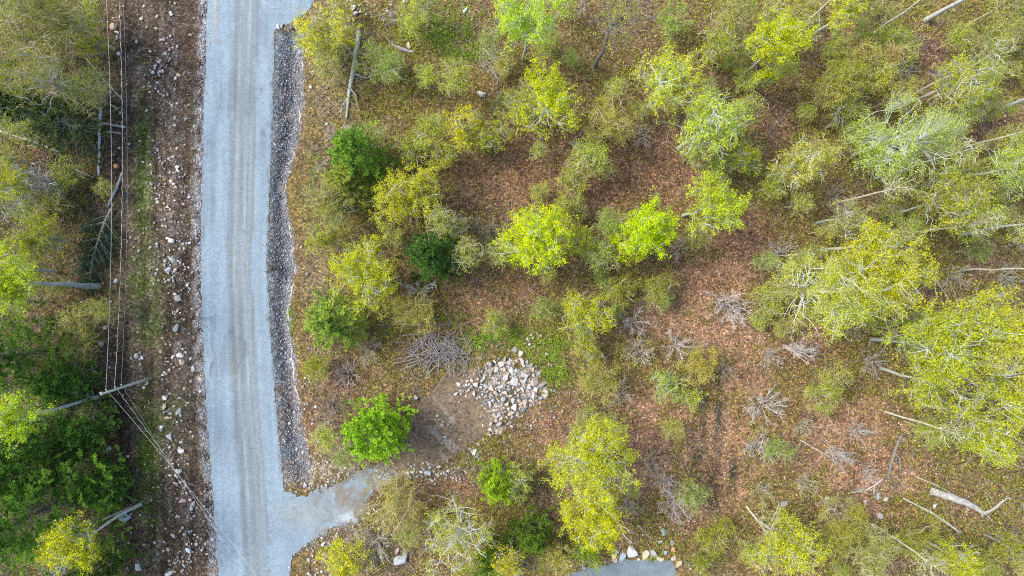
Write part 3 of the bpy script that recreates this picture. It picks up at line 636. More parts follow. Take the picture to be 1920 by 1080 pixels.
T(1900, 0, 50, 'olive', 18, "tall grey trunk leaving the frame at the top right corner", None, base=(1735, 38), R=2.2, dens=.6, bark=(.42, .43, .40), tr=.2)
T(1960, 180, 50, 'olive', 18, "grey trunk slanting out of the right edge near the top", "the slanting grey trunk", base=(1830, 221), R=2.2, dens=.6, bark=(.42, .43, .40), tr=.19)
T(1472, 1022, 66, 'yellow', 10, "yellow lime tree at the bottom edge right of the rutted track", "the bottom yellow lime tree", dens=.95, col=(.42, .46, .025))
T(1568, 985, 52, 'olive', 6, "soft olive green bush right of the bottom yellow lime tree", "the soft olive bush", cat="shrub", dens=1.7, col=(.30, .32, .06))
T(1795, 1052, 46, 'yellow', 9, "yellow tree cut by the bottom edge below the forked white log", "the bottom right yellow tree", dens=.9, col=(.46, .44, .02))
T(1720, 1010, 44, 'olive', 5, "olive green bush left of the bottom right yellow tree", None, cat="shrub", dens=1.5, col=(.26, .3, .04))
T(1885, 1022, 36, 'green', 5, "leafy green bush in the lower right corner", "the lower right green bush", cat="shrub", dens=.8, col=(.28, .31, .04))
T(1845, 1062, 34, 'olive', 6, "grey olive bush at the bottom edge right of the bottom right yellow tree", None, cat="shrub", dens=1.2)
T(1835, 655, 40, 'lime', 10, "small lime crown squeezed between the right-edge yellow trees", None, dens=.9, col=(.38, .44, .04))
# slender pale stems leaning out of the frame on the right
for (bx, by, hh, lb) in [(1500, 52, 14, "slender pale stem left of the yellow top-edge crown"), (1640, 62, 15, "slender pale stem above the feathery khaki crown"), (1708, 178, 14, "slender pale stem above the large pale-limbed tree"), (1785, 285, 14, "slender pale stem under the large pale-limbed tree"),
        (1640, 335, 15, "slender pale stem left of the slanting yellow green tree"), (1695, 438, 13, "slender pale stem above the large golden tree"), (1560, 382, 13, "slender pale stem left of the spindly khaki tree"), (1800, 508, 14, "slender pale stem right of the large golden tree"),
        (1660, 772, 12, "slender straw pale stem above the dark dead trunk"), (1640, 985, 11, "slender straw pale stem left of the long thin grey log")]:
    T(bx, by, 24, 'olive', hh, lb, None, base=(bx, by), R=1.25, dens=.7, tr=.075, bark=(.50, .48, .38), name="slender_tree", thin=.7)
# left of the power line
T(40, 55, 84, 'olive', 12, "wide olive yellow crown in the top left corner", "the top left olive crown", holes=.62, dens=.7, col=(.18, .23, .025))
T(118, 35, 62, 'olive', 11, "olive tree beside the wires at the top edge", "the olive tree by the wires", holes=.6, dens=.7, col=(.19, .23, .025))
T(170, 85, 30, 'green', 4, "yellow green bush next to the two stacked boulders", None, cat="shrub", dens=1.0, col=(.3, .33, .02))
T(78, 145, 58, 'khaki', 12, "khaki tree with pale bare limbs above the dark conifer", "the pale-limbed khaki tree", dens=.8, bark=(.3, .3, .25), col=(.26, .27, .04))
T(15, 150, 48, 'green', 9, "mid green crown on the left edge below the olive corner crown", None, dens=.8, col=(.2, .24, .04))
T(128, 232, 62, 'darkpine', 7, "dark green conifer left of the leaning pale log", "the dark verge conifer", col=(.04, .085, .03), dens=.9, bark=GREY)
T(55, 215, 45, 'darkpine', 9, "dark conifer at the left edge with pale dead sticks", None, col=(.04, .09, .03), dens=.7, bark=GREY)
T(150, 165, 26, 'green', 5, "bright green sapling above the dark verge conifer", None, cat="shrub", dens=1.0, col=(.16, .28, .03))
T(8, 340, 44, 'yellow', 9, "yellow lime crown on the left edge beside a grey bare tree", "the left-edge yellow crown", dens=.9, col=(.36, .40, .02))
T(95, 350, 68, 'bare', 9, "big grey leafless tree left of the wires", "the big grey leafless tree", name="bare_tree", ns=22, r0=.06, bark=(.42, .42, .38))
T(30, 385, 50, 'bare', 7, "grey leafless tree on the left edge", None, name="bare_tree", ns=16, r0=.05, bark=(.42, .42, .38))
T(75, 445, 46, 'green', 7, "yellow green thicket left of the fallen conifer", "the yellow green thicket", dens=.8, col=(.24, .28, .02))
T(125, 320, 30, 'yellow', 4, "yellow olive bush above the big grey leafless tree", None, cat="shrub", dens=1.0, col=(.3, .3, .03))
T(35, 555, 64, 'lime', 15, "lime tree on the left edge with a grey trunk pointing at the wires", "the left-edge lime tree", base=(184, 537), R=2.7, Rz=2.3, dens=1.0, col=(.34, .44, .035), bark=(.3, .32, .3), tr=.24)
T(10, 505, 40, 'lime', 9, "yellow lime crown on the left edge above its grey-trunked neighbour", None, dens=.9, col=(.40, .45, .02))
T(35, 665, 72, 'pine', 13, "big dark pine on the left edge below the lime tree", "the big left-edge pine", col=(.05, .13, .022), dens=1.1)
T(8, 745, 46, 'lime', 16, "lime tree amid pines with a long bent grey trunk ending by the utility pole", "the bent grey trunk", base=(190, 742), R=2.4, dens=1.0, col=(.32, .46, .02), bark=(.30, .32, .33), tr=.15)
T(160, 738, 42, 'bare', 4.5, "bare grey bush over the bent grey trunk beside the utility pole", None, ns=10, bark=(.32, .31, .31))
T(75, 795, 66, 'pine', 10, "dark pine below the bent grey trunk", "the pine under the bent trunk", col=(.05, .14, .03))
T(60, 880, 60, 'pine', 11, "deep green pine just above the largest corner pine", None, col=(.05, .15, .025), dens=1.2)
T(125, 720, 40, 'pine', 7, "small dark pine under the bent grey trunk of the left-edge lime tree", None, col=(.045, .13, .025))
T(160, 798, 38, 'pine', 6, "small green pine right of the pine under the bent trunk", None, col=(.06, .16, .03))
T(0, 850, 48, 'pine', 10, "dark pine on the left edge above the largest pine", None, col=(.045, .12, .025))
T(75, 960, 108, 'pine', 14, "largest pine filling the lower left corner", "the largest corner pine", col=(.055, .16, .022), dens=1.35, blunt=.6)
T(185, 915, 34, 'pine', 7, "slim pine on the right flank of the largest pine", None, col=(.05, .14, .025))
T(124, 1026, 58, 'lime', 14, "yellow lime tree in front of the largest pine", "the lower left yellow lime tree", dens=1.0, col=(.40, .44, .02), holes=.3)
T(185, 1065, 42, 'darkpine', 7, "dark small pine at the bottom edge beside the yellow lime tree", None, col=(.04, .1, .02))
T(140, 690, 34, 'green', 3.5, "faint green bush left of the red loop", None, cat="shrub", dens=.6, col=(.16, .2, .03))
T(512, 502, 16, 'bare', 2.2, "brown twiggy bush on the edge of the gravel road", "the roadside bush", ns=16, bark=(.16, .13, .11))

# ------------------------------------------------------------------ rocks
def rock_mesh(seed, n=16, flat=.65):
    rng = np.random.default_rng(seed); bm = bmesh.new()
    p = unit(rng.normal(size=(n, 3))) * rng.uniform(.85, 1.2, (n, 1)) * np.array([rng.uniform(.9, 1.25), rng.uniform(.6, .95), flat * rng.uniform(.8, 1.15)])
    for v in p: bm.verts.new(v)
    r = bmesh.ops.convex_hull(bm, input=bm.verts)
    bmesh.ops.delete(bm, geom=[v for v in bm.verts if not v.link_faces], context='VERTS')
    bmesh.ops.bevel(bm, geom=bm.edges[:], offset=.05, segments=1, affect='EDGES')
    me = bpy.data.meshes.new("rock"); bm.to_mesh(me); bm.free(); me.materials.append(M_ROCK); return me
RM = [rock_mesh(100 + i, 8 + i % 4) for i in range(16)]; BM_ = [rock_mesh(300 + i, 15 + i % 5, .7) for i in range(10)]
RCOL = [(.50, .49, .46), (.42, .42, .41), (.33, .35, .37), (.28, .31, .34), (.50, .40, .33), (.55, .48, .42), (.46, .38, .33), (.58, .57, .54), (.30, .28, .26), (.46, .46, .45)]
rr = random.Random(5)
def rock(x, y, z, r, label, group=None, col=None, meshes=RM, cat="rock", name="rock", tilt=.35, sink=.3):
    o = bpy.data.objects.new(name, rr.choice(meshes)); COL.objects.link(o)
    f = rr.uniform(.85, 1.15); o.scale = (r * f, r / f, r * rr.uniform(.75, 1.0))
    o.rotation_euler = (rr.uniform(-tilt, tilt), rr.uniform(-tilt, tilt), rr.uniform(0, 6.28)); o.location = (x, y, z + r * sink)
    c = col or rr.choice(RCOL); k = rr.uniform(.74, 1.02); o.color = (c[0] * k, c[1] * k, c[2] * k, 1)
    return tag(o, label, cat, group)
WHITE, TANR, BLUE, RUST, PINK, GRYR = (.60, .58, .54), (.52, .40, .26), (.34, .41, .50), (.42, .25, .13), (.55, .42, .38), (.38, .38, .37)
BOULD = [(213, 50, 8, TANR, "tan boulder above a white one beside the wires near the top"), (219, 60, 5.5, WHITE, "white boulder touching the tan boulder beside the wires"), (220, 70, 5, GRYR, "grey stone below the white boulder beside the wires"),
    (271, 12, 5, WHITE, "pale stone near the top edge on the dirt verge"), (266, 36, 5, TANR, "pair-like tan stone below the top edge on the dirt verge"), (310, 101, 4, WHITE, "small bright white stone in the upper verge rubble"),
    (217, 527, 6, WHITE, "white boulder lying between the wires beside the fallen conifer"), (198, 614, 5.5, PINK, "pinkish boulder left of the wires below the grey trunk"), (191, 645, 6, GRYR, "grey boulder left of the wires below the pinkish one"),
    (257, 667, 6, WHITE, "white boulder above a cluster of small stones on the verge"), (178, 699, 6, GRYR, "flat grey boulder beside the red loop"), (326, 488, 11, GRYR, "large grey rock with split faces on the road verge"),
    (316, 505, 8, GRYR, "grey rock below the split-faced rock on the road verge"), (322, 450, 8, WHITE, "white flat rock above the split-faced rock"), (333, 615, 9, (.26, .28, .27), "dark grey rock half buried in brown dirt beside the road"),
    (334, 560, 8, (.28, .29, .28), "dark mossy rock between split-faced and half-buried rocks"), (338, 667, 7, WHITE, "pale rock touching a tan rock on the lower verge"), (342, 678, 7, TANR, "tan rock below the pale rock on the lower verge"), (363, 691, 6, GRYR, "grey rock near the road edge beside the tan rock"),
    (205, 841, 8, (.52, .55, .52), "pale rectangular boulder under the pine edge"), (310, 745, 6, WHITE, "pale stone uppermost of the row right of the utility pole"), (309, 764, 6, TANR, "buff stone in the middle of the row right of the utility pole"),
    (315, 783, 7, TANR, "buff boulder lowest of the row right of the utility pole"), (336, 772, 7, GRYR, "grey rock right of the buff boulders near the road"), (303, 803, 6, WHITE, "pale stone below the row of buff boulders"), (319, 820, 8, (.5, .52, .52), "blocky pale rock where the wires cross the verge"),
    (340, 845, 7, WHITE, "white rock right of the blocky pale rock"), (335, 882, 7, WHITE, "white rock beside dry grass near the road"), (363, 945, 8, GRYR, "grey rock low on the verge near the road edge"), (343, 938, 6, PINK, "pinkish rock left of the grey rock low on the verge"),
    (355, 1032, 8, (.5, .53, .55), "long pale rock at the road's edge near the bottom"), (258, 1062, 8, WHITE, "white boulder near the bottom edge on the left verge"), (317, 1074, 8, (.5, .52, .5), "pale boulder cut by the bottom edge on the verge"), (326, 1004, 7, PINK, "pinkish stone among stones near the bottom of the verge"),
    (235, 969, 11, BLUE, "large bluish round boulder beside the red-ribboned stub"), (246, 964, 4, TANR, "small tan stone right of the bluish round boulder"), (120, 894, 4.5, (.5, .3, .2), "orange pink stone under the trees on the left"),
    (663, 14, 9, WHITE, "big white rock uppermost of the stack near the top edge"), (666, 26, 8, (.55, .52, .46), "pale rock below the big white one near the top edge"), (653, 35, 7, WHITE, "white rock left of the pale rock near the top edge"), (650, 54, 6, PINK, "pinkish rock at the foot of the pale stack near the top edge"),
    (798, 38, 8, TANR, "buff flat rock in the top grassy patch"), (767, 86, 6, (.5, .44, .3), "buff stone left of the grassy patch"), (860, 151, 8, TANR, "round buff boulder in the brush below the grassy patch"), (858, 141, 6, TANR, "smaller buff boulder above the round one below the grassy patch"),
    (872, 20, 7, WHITE, "white upright rock at the top of the grassy patch"), (903, 176, 9, (.42, .44, .40), "tall grey mossy rock below the silvery leafless bush"), (540, 58, 5.5, RUST, "rust brown rock at the ditch head by the junction"), (546, 52, 5, (.2, .22, .24), "dark slate rock beside the rust brown one"), (529, 50, 4.5, (.3, .34, .37), "slate rock at the lip of the junction"), (521, 50, 4, WHITE, "small pale stone at the lip of the junction"),
    (752, 1046, 14, (.50, .50, .48), "big angular grey boulder near the bottom edge left of centre"), (744, 1033, 7, PINK, "pinkish block against the big angular grey boulder"), (760, 1040, 9, GRYR, "grey block against the right of the big angular boulder"), (652, 1026, 9, (.58, .53, .38), "cream rock under the lemon driveway bush"),
    (565, 462, 5, PINK, "single pinkish stone on the bank beside the ditch"), (626, 281, 4, WHITE, "single white stone left of the two-tier conifer"), (593, 762, 5, WHITE, "white stone on the bank left of the dark stemmed shrub"), (780, 744, 5, GRYR, "grey stone at the upper edge of the dirt track"),
    (1184, 1033, 15, (.55, .58, .53), "biggest white and green boulder at the gravel pad"), (1209, 1040, 11, (.46, .40, .28), "buff slab right of the biggest boulder at the gravel pad"), (1224, 1036, 9, (.40, .38, .36), "grey slab leaning on the buff slab at the gravel pad"), (1166, 1043, 9, BLUE, "bluish slab left of the biggest boulder at the gravel pad"), (1157, 1034, 6, BLUE, "bluish round stone above the bluish slab"),
    (1151, 1043, 7, (.52, .46, .42), "cream stone at the left end of the boulder row"), (1153, 1050, 5, PINK, "pink stone below the cream stone of the boulder row"), (1236, 1047, 7, (.55, .50, .36), "cream egg-shaped stone at the gravel pad's edge"), (1243, 997, 9, (.38, .45, .46), "blue grey boulder standing back above the gravel pad"),
    (1250, 1024, 8, RUST, "long rust brown stone near the gravel pad"), (1260, 1017, 7, (.38, .41, .36), "grey green round stone right of the rust brown one"), (1274, 1057, 9, TANR, "buff pointed boulder at the right end of the gravel pad"), (1247, 1036, 6, BLUE, "thin bluish stone standing on edge by the gravel pad"), (1238, 1015, 7, GRYR, "grey stone left of the grey green round one"), (1262, 1030, 5, RUST, "small brown stone under the grey green round one"), (1263, 1047, 6, PINK, "whitish pink stone above the buff pointed boulder"),
    (1551, 935, 6, WHITE, "small white stone on pink leaves left of the dead limb"), (1646, 929, 8, (.40, .45, .48), "pale blue grey rock below the dead limb"), (1660, 936, 6, (.45, .48, .44), "pale rock right of the blue grey rock"), (1650, 967, 7, GRYR, "grey rock below the pale rocks on the forest floor"), (1622, 941, 5, WHITE, "whitish stone left of the blue grey rock"), (1752, 948, 6, (.5, .5, .5), "white and black stone under the grey pole-like log"), (1470, 945, 8, GRYR, "grey half buried rock left of the clearing stones"), (1443, 1066, 5, PINK, "pink stone near the bottom edge beside the yellow lime tree")]
for (px, py, r, c, lab) in BOULD:
    x, y, z = gnd(px, py); rock(x, y, z, r / S, lab, None, c, BM_ if r > 5.5 else RM, name="boulder" if r > 5.5 else "rock", sink=.22)
# the rock pile: one heap of loose angular stones
pts = []
rp = np.random.default_rng(3)
tries = 0
while len(pts) < 155 and tries < 6000:
    tries += 1
    px, py = rp.uniform(855, 1030), rp.uniform(668, 825)
    if not inpoly(np.array(px), np.array(py), PILE): continue
    f = (px - 855) / 170
    r = (3.2 + 5.4 * rp.random() ** 1.8) * (.8 + .5 * f) * (1.15 if py < 740 else .9)
    if all((px - a) ** 2 + (py - b) ** 2 > (.72 * (r + c)) ** 2 for a, b, c in pts): pts.append((px, py, r))
for (px, py, r) in pts:
    x, y, z = gnd(px, py); rock(x, y, z + .04, r / S, "angular pale stone in the heaped rock pile at the end of the dirt track", "stones of the rock pile", tilt=.8, sink=.25)
for (px, py, r, c) in [(996, 628, 4, WHITE), (990, 636, 5, WHITE), (1000, 634, 4, WHITE), (984, 643, 4, PINK), (993, 645, 4, WHITE), (965, 655, 6, (.5, .48, .46)), (977, 663, 6, WHITE), (1000, 650, 4, WHITE)]:
    x, y, z = gnd(px, py); rock(x, y, z, r / S, "white stone scattered in the grass just above the rock pile", "white stones in the grass above the pile", c)
for k in range(20):
    px = 700 + 215 * rp.random(); py = np.interp(px, [700, 760, 870, 915], [902, 893, 878, 820]) + rp.normal() * 7; x, y, z = gnd(px, py)
    rock(x, y, z, rp.uniform(3, 6.5) / S, "grey stone strewn along the lower edge of the brown dirt track", "stones along the dirt track edge", rr.choice([GRYR, WHITE, (.42, .45, .47), PINK]))
# countable stones along the dirt verge
rv = np.random.default_rng(11); nst = 0; used = [(b[0], b[1], b[2]) for b in BOULD]
while nst < 46:
    py = rv.uniform(0, 1080)
    cx = np.interp(py, [0, 200, 450, 700, 850, 1080], [300, 318, 330, 320, 325, 345]); px = rv.normal(cx, 24)
    if px > xl(py) - 10 or px < 225: continue
    r = rv.uniform(3, 5)
    if any((px - a) ** 2 + (py - b) ** 2 < (r + c) ** 2 for a, b, c in used): continue
    used.append((px, py, r)); x, y, z = gnd(px, py); nst += 1
    rock(x, y, z, r / S, "pale fist-like stone strewn on the brown dirt verge left of the gravel road", "small stones strewn on the dirt verge", rr.choice([WHITE, GRYR, TANR, PINK, WHITE]))

# ------------------------------------------------------------------ uncountable stones, grass, undergrowth, litter, twigs
ICO = bmesh.new(); bmesh.ops.create_icosphere(ICO, subdivisions=1, radius=1); ICO.verts.ensure_lookup_table()
IV = np.array([v.co[:] for v in ICO.verts]); IF = np.array([[v.index for v in f.verts] for f in ICO.faces]); ICO.free()
def stones(name, x, y, r, cols, seed, dz=0):
    rng = np.random.default_rng(seed); n = len(x)
    sc = rng.uniform(.6, 1.15, (n, 1, 3)) * np.array([1, 1, .7]); V = IV[None] * sc * (1 + rng.normal(size=(n, 12, 1)) * .16)
    a = rng.random(n) * 6.28; c, s = np.cos(a)[:, None], np.sin(a)[:, None]
    W = np.stack([V[..., 0] * c - V[..., 1] * s, V[..., 0] * s + V[..., 1] * c, V[..., 2]], -1) * r[:, None, None]
    W += np.stack([x, y, hz(x, y) + r * .35 + dz], -1)[:, None]
    F = (IF[None] + np.arange(n)[:, None, None] * 12).reshape(-1, 3)
    cc = np.array(cols)[rng.integers(0, len(cols), n)] * rng.uniform(.7, 1.2, (n, 1))
    return mk(name, W.reshape(-1, 3), F, M_COL, attrs={"Col": np.repeat(cc, 12, 0)})
def scatter(n, seed, f, box=(0, 0, 1920, 1080)):
    rng = np.random.default_rng(seed); px = rng.uniform(box[0], box[2], n); py = rng.uniform(box[1], box[3], n)
    k = rng.random(n) < f(px, py); px, py = px[k], py[k]
    return (px - 960) / S, (540 - py) / S, px, py, rng
onroad = lambda px, py: (px > xl(py) + 1) & (px < xr(py) - 1)
def paved(px, py): return onroad(px, py) | inpoly(px, py, DRIVE) | inpoly(px, py, APRON) | inpoly(px, py, GPAD)
# ditch and shoulder gravel
def fd(px, py):
    d = px - xr(py); e = xl(py) - px
    t = d / np.maximum(xf(py) - xr(py) + 3, 12) + (fbm((px - 960) / S, (540 - py) / S, 1.1, 14) - .5) * .35; a = np.where(d > 8, .9 * np.clip((d - 6) / 14, .15, 1) * (1 - sst(.85, 1.25, t)), 0) * (py > 48) * (py < 905) * np.clip((py - 40) / 80, .25, 1)
    b = np.where((e > 0) & (e < 20), .8 * (1 - e / 26), 0)
    x, y = (px - 960) / S, (540 - py) / S
    return np.maximum(a, b) * (.5 + .6 * fbm(x, y, 1, 61)) * ~(inpoly(px, py, DRIVE) | inpoly(px, py, APRON))
x, y, px, py, rng = scatter(52000, 61, fd, (340, 0, 580, 1080))
tag(stones("ditch_gravel", x, y, rng.uniform(.035, .10, len(x)) * (1 + .5 * (rng.random(len(x)) > .93)), [(.20, .23, .26), (.15, .17, .19), (.30, .235, .225), (.36, .37, .38), (.24, .26, .275), (.30, .27, .25), (.10, .11, .125)], 1), "dark crushed stone lining the ditch and road shoulders", "gravel", kind="stuff")
def fe(px, py):
    d = np.minimum(np.abs(px - xr(py)), np.abs(px - xl(py))); x, y = (px - 960) / S, (540 - py) / S
    a = np.exp(-(d / 5.5) ** 2) * (1 - (np.abs(px - xr(py)) < 20) * (py > 912))
    e = inpoly(px, py, DRIVE) != inpoly(px + 9, py, DRIVE); e2 = inpoly(px, py + 9, DRIVE) != inpoly(px, py - 9, DRIVE)
    b = ((e | e2) & (px > xr(py) + 6)) * .8
    return np.maximum(a, b) * sst(.3, .6, fbm(x, y, .9, 64))
x, y, px, py, rng = scatter(60000, 64, fe, (360, 0, 720, 1080))
tag(stones("gravel_spill", x, y, rng.uniform(.02, .07, len(x)), [(.24, .30, .34), (.30, .34, .36), (.19, .22, .24), (.36, .36, .35), (.28, .25, .22)], 4, .02), "pale gravel spilling over the edges of the road and driveway", "gravel", kind="stuff")
RUB = [(318, 150, 14, 60, .9), (265, 115, 20, 14, .6), (325, 300, 16, 25, .9), (330, 350, 16, 30, .6), (322, 490, 20, 40, 1), (335, 440, 18, 30, .9), (330, 590, 12, 20, .7), (332, 665, 18, 20, 1), (262, 690, 14, 26, .8), (320, 790, 16, 60, .8), (340, 850, 14, 40, .9), (355, 960, 14, 40, .7), (345, 1040, 20, 40, .8)]
def fv(px, py):
    x, y = (px - 960) / S, (540 - py) / S; e = xl(py) - px
    cl = sst(.42, .7, fbm(x, y, 2.2, 63))
    cx = np.interp(py, [0, 200, 450, 700, 850, 1080], [300, 318, 330, 320, 330, 350])
    a = np.where((e > 4) & (px > 195), .05 + .5 * cl * np.exp(-((px - cx) / 38) ** 2) + .9 * gz(px, py, RUB) * sst(.35, .6, fbm(x, y, .9, 65)), 0)
    b = gz(px, py, [(575, 730, 12, 60, .5), (600, 830, 40, 40, .55), (640, 905, 60, 12, .9), (585, 915, 30, 9, .9), (545, 700, 14, 120, .4), (620, 1020, 60, 22, .8), (600, 1060, 40, 30, .7), (880, 862, 22, 16, .6), (800, 886, 70, 16, 1), (860, 885, 50, 14, 1), (905, 850, 20, 20, .7), (690, 890, 60, 14, .6), (700, 965, 20, 30, .5), (870, 725, 22, 14, .7),
        (1220, 1060, 70, 14, .8), (1060, 1062, 60, 8, .5), (670, 10, 40, 25, .5), (770, 20, 120, 25, .3), (835, 805, 55, 30, .25), (860, 760, 40, 30, .15), (790, 840, 40, 30, .25), (970, 740, 60, 60, .7), (1000, 640, 20, 15, .3), (590, 610, 15, 60, .1), (600, 130, 30, 90, .15)])
    return np.maximum(a, b) * ~paved(px, py)
x, y, px, py, rng = scatter(80000, 62, fv, (180, 0, 1320, 1080))
tag(stones("loose_stones", x, y, .03 + .17 * rng.random(len(x)) ** 2.6, [(.46, .45, .43), (.34, .33, .32), (.28, .30, .31), (.42, .34, .28), (.36, .29, .25), (.54, .52, .49), (.22, .195, .17), (.17, .15, .13)], 2), "small loose stones scattered on the verge, driveway edges and dirt track", "gravel", kind="stuff")
# undergrowth
def fu(px, py):
    x, y = (px - 960) / S, (540 - py) / S; n = fbm(x, y, 3, 71); n2 = fbm(x, y, .9, 72)
    o = f_open(px, py); d = f_right(px, py) * np.clip(1.0 - .85 * o, .2, 1) * sst(.25, .58, n) * sst(.28, .58, n2)
    d = np.where((px - xr(py) < 120) & (px > xr(py)), d * .22, d)
    d = np.maximum(d, f_woodL(px, py) * sst(.3, .6, n) * sst(.3, .6, n2) * .95)
    d = np.where((px > 225) & (px < xl(py)), .10 * sst(.5, .7, n2), d)
    return d * (1 - .35 * np.clip(f_mud(px, py), 0, 1)) * ~(paved(px, py) | inpoly(px, py, PAD) | inpoly(px, py, PILE))
x, y, px, py, rng = scatter(420000, 71, fu)
h = hz(x, y) + .03 + rng.random(len(x)) ** 1.6 * (.25 + .9 * fbm(x, y, 1.4, 73))
cc = np.array([(.35, .42, .018), (.25, .33, .022), (.38, .37, .035), (.18, .34, .015), (.44, .55, .012), (.36, .30, .04)])
zone = np.clip((fbm(x, y, 2.0, 74) * 1.9 - .45 + rng.normal(size=len(x)) * .22) * 6, 0, 5.99).astype(int)
V, F = leaves(np.stack([x, y, h], 1), .115, rng)
def mat_colleaf():
    m, n, l, b = new_mat("low_leaves"); a = node(n, "ShaderNodeAttribute", attribute_name="Col")
    d = n.new("ShaderNodeBsdfDiffuse"); t = n.new("ShaderNodeBsdfTranslucent"); mx = n.new("ShaderNodeMixShader"); mx.inputs[0].default_value = .3
    l.new(a.outputs[0], d.inputs[0]); l.new(a.outputs[0], t.inputs[0]); l.new(d.outputs[0], mx.inputs[1]); l.new(t.outputs[0], mx.inputs[2])
    n.remove(b); l.new(mx.outputs[0], n["Material Output"].inputs[0]); return m
M_LOW = mat_colleaf()
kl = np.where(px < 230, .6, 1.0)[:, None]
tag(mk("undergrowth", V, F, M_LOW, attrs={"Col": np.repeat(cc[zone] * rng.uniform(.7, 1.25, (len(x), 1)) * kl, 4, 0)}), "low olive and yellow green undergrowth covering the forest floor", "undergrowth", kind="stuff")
# leaf litter: curled dead leaves
def fl(px, py):
    x, y = (px - 960) / S, (540 - py) / S
    return np.clip(f_right(px, py) * (.3 + .6 * f_open(px, py)) * sst(.2, .55, fbm(x, y, 1.2, 75)) + f_woodL(px, py) * .15, 0, 1) * (1 - .7 * np.clip(f_mud(px, py), 0, 1)) * ~(paved(px, py) | inpoly(px, py, PAD) | inpoly(px, py, PILE))
x, y, px, py, rng = scatter(230000, 76, fl)
V, F = leaves(np.stack([x, y, hz(x, y) + .03 + .05 * rng.random(len(x))], 1), .15, rng, wid=.7, up=1.0)
cc = np.array([(.38, .22, .145), (.29, .155, .095), (.10, .052, .034), (.58, .41, .33), (.25, .135, .075), (.36, .23, .10)])
pale = 1 + .35 * sst(1500, 2200, px + py)[:, None]
tag(mk("leaf_litter", V, F, M_LOW, attrs={"Col": np.repeat(cc[rng.integers(0, 6, len(x))] * pale * rng.uniform(.7, 1.2, (len(x), 1)), 4, 0)}), "dead reddish brown leaves carpeting the open forest floor", "leaf litter", kind="stuff")
# grass
x, y, px, py, rng = scatter(420000, 77, lambda a, b: f_grass(a, b) * sst(.38, .6, fbm((a - 960) / S, (540 - b) / S, 1.0, 78)) * .9 * ~(paved(a, b) | inpoly(a, b, PILE) | inpoly(a, b, PAD)), (180, 0, 1110, 1080))
n = len(x); ax = rng.normal(size=(n, 3)) * np.array([1, 1, .3]) + np.array([0, 0, .55])
V, F = leaves(np.stack([x, y, hz(x, y) + .10 + .12 * rng.random(n)], 1), .32, rng, wid=.16, axis=unit(ax))
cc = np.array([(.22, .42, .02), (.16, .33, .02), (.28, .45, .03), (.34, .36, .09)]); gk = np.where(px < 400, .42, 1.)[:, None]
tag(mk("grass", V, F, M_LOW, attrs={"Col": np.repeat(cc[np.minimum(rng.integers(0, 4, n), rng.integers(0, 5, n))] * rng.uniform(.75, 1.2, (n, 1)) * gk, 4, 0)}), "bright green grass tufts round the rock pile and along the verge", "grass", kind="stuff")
# dry straw
ST = [(285, 930, 22, 70, .8), (265, 480, 22, 60, .5), (295, 545, 16, 80, .6), (362, 850, 14, 30, .6), (352, 250, 13, 90, .7), (350, 120, 12, 90, .6), (300, 600, 14, 90, .5), (362, 560, 10, 60, .3), (575, 420, 25, 160, .5), (600, 250, 35, 130, .45), (570, 160, 25, 60, .4), (800, 90, 120, 50, .4), (560, 620, 20, 60, .4), (620, 760, 60, 60, .35), (310, 980, 30, 60, .4)]
x, y, px, py, rng = scatter(260000, 79, lambda a, b: gz(a, b, ST) * sst(.35, .65, fbm((a - 960) / S, (540 - b) / S, .8, 80)) * .5 * ~paved(a, b), (200, 0, 940, 1080))
n = len(x); ax = rng.normal(size=(n, 3)) * np.array([1, 1, .25]) + np.array([0, 0, .3])
V, F = leaves(np.stack([x, y, hz(x, y) + .06 + .1 * rng.random(n)], 1), .42, rng, wid=.07, axis=unit(ax))
cc = np.array([(.36, .29, .17), (.28, .21, .12), (.20, .14, .08), (.42, .36, .24)])
tag(mk("dry_grass", V, F, M_LOW, attrs={"Col": np.repeat(cc[rng.integers(0, 4, n)] * rng.uniform(.75, 1.2, (n, 1)), 4, 0)}), "straw coloured dead grass along the verge and road bank", "dry grass", kind="stuff")
# fallen sticks and thin upright whips
def ftw(px, py): return (1 - .5 * np.clip(f_mud(px, py), 0, 1)) * np.clip(f_right(px, py) * (.5 + .4 * fbm((px - 960) / S, (540 - py) / S, 3, 82)) + f_woodL(px, py) * .7 + .12 * ((px < xl(py) - 12)), 0, 1) * ~(paved(px, py) | inpoly(px, py, PAD) | inpoly(px, py, PILE))
x, y, px, py, rng = scatter(52000, 81, ftw); n = len(x); a = rng.random(n) * 6.28; L = rng.uniform(.25, .9, n) + .9 * rng.random(n) ** 4; up = rng.random(n) ** 2 * 1.1
p0 = np.stack([x, y, hz(x, y) + .03], 1); d = np.stack([np.cos(a) * L, np.sin(a) * L, up * L], 1)
P = bez(p0, p0 + d * .5 + rng.normal(size=(n, 3)) * .08, p0 + d + np.array([0, 0, .02]), 4)
V, F = tubes(P, np.full((n, 4), .009) * rng.uniform(.6, 2.0, (n, 1)) * np.linspace(1, .5, 4), 3)
cc = np.array([(.40, .36, .31), (.28, .23, .18), (.54, .50, .45), (.40, .31, .20), (.13, .10, .08)])
tag(mk("fallen_twigs", V, F, M_COL, attrs={"Col": np.repeat(cc[rng.integers(0, 5, n)], 12, 0)}), "thin grey and brown twigs littering the woodland floor", "twigs", kind="stuff")

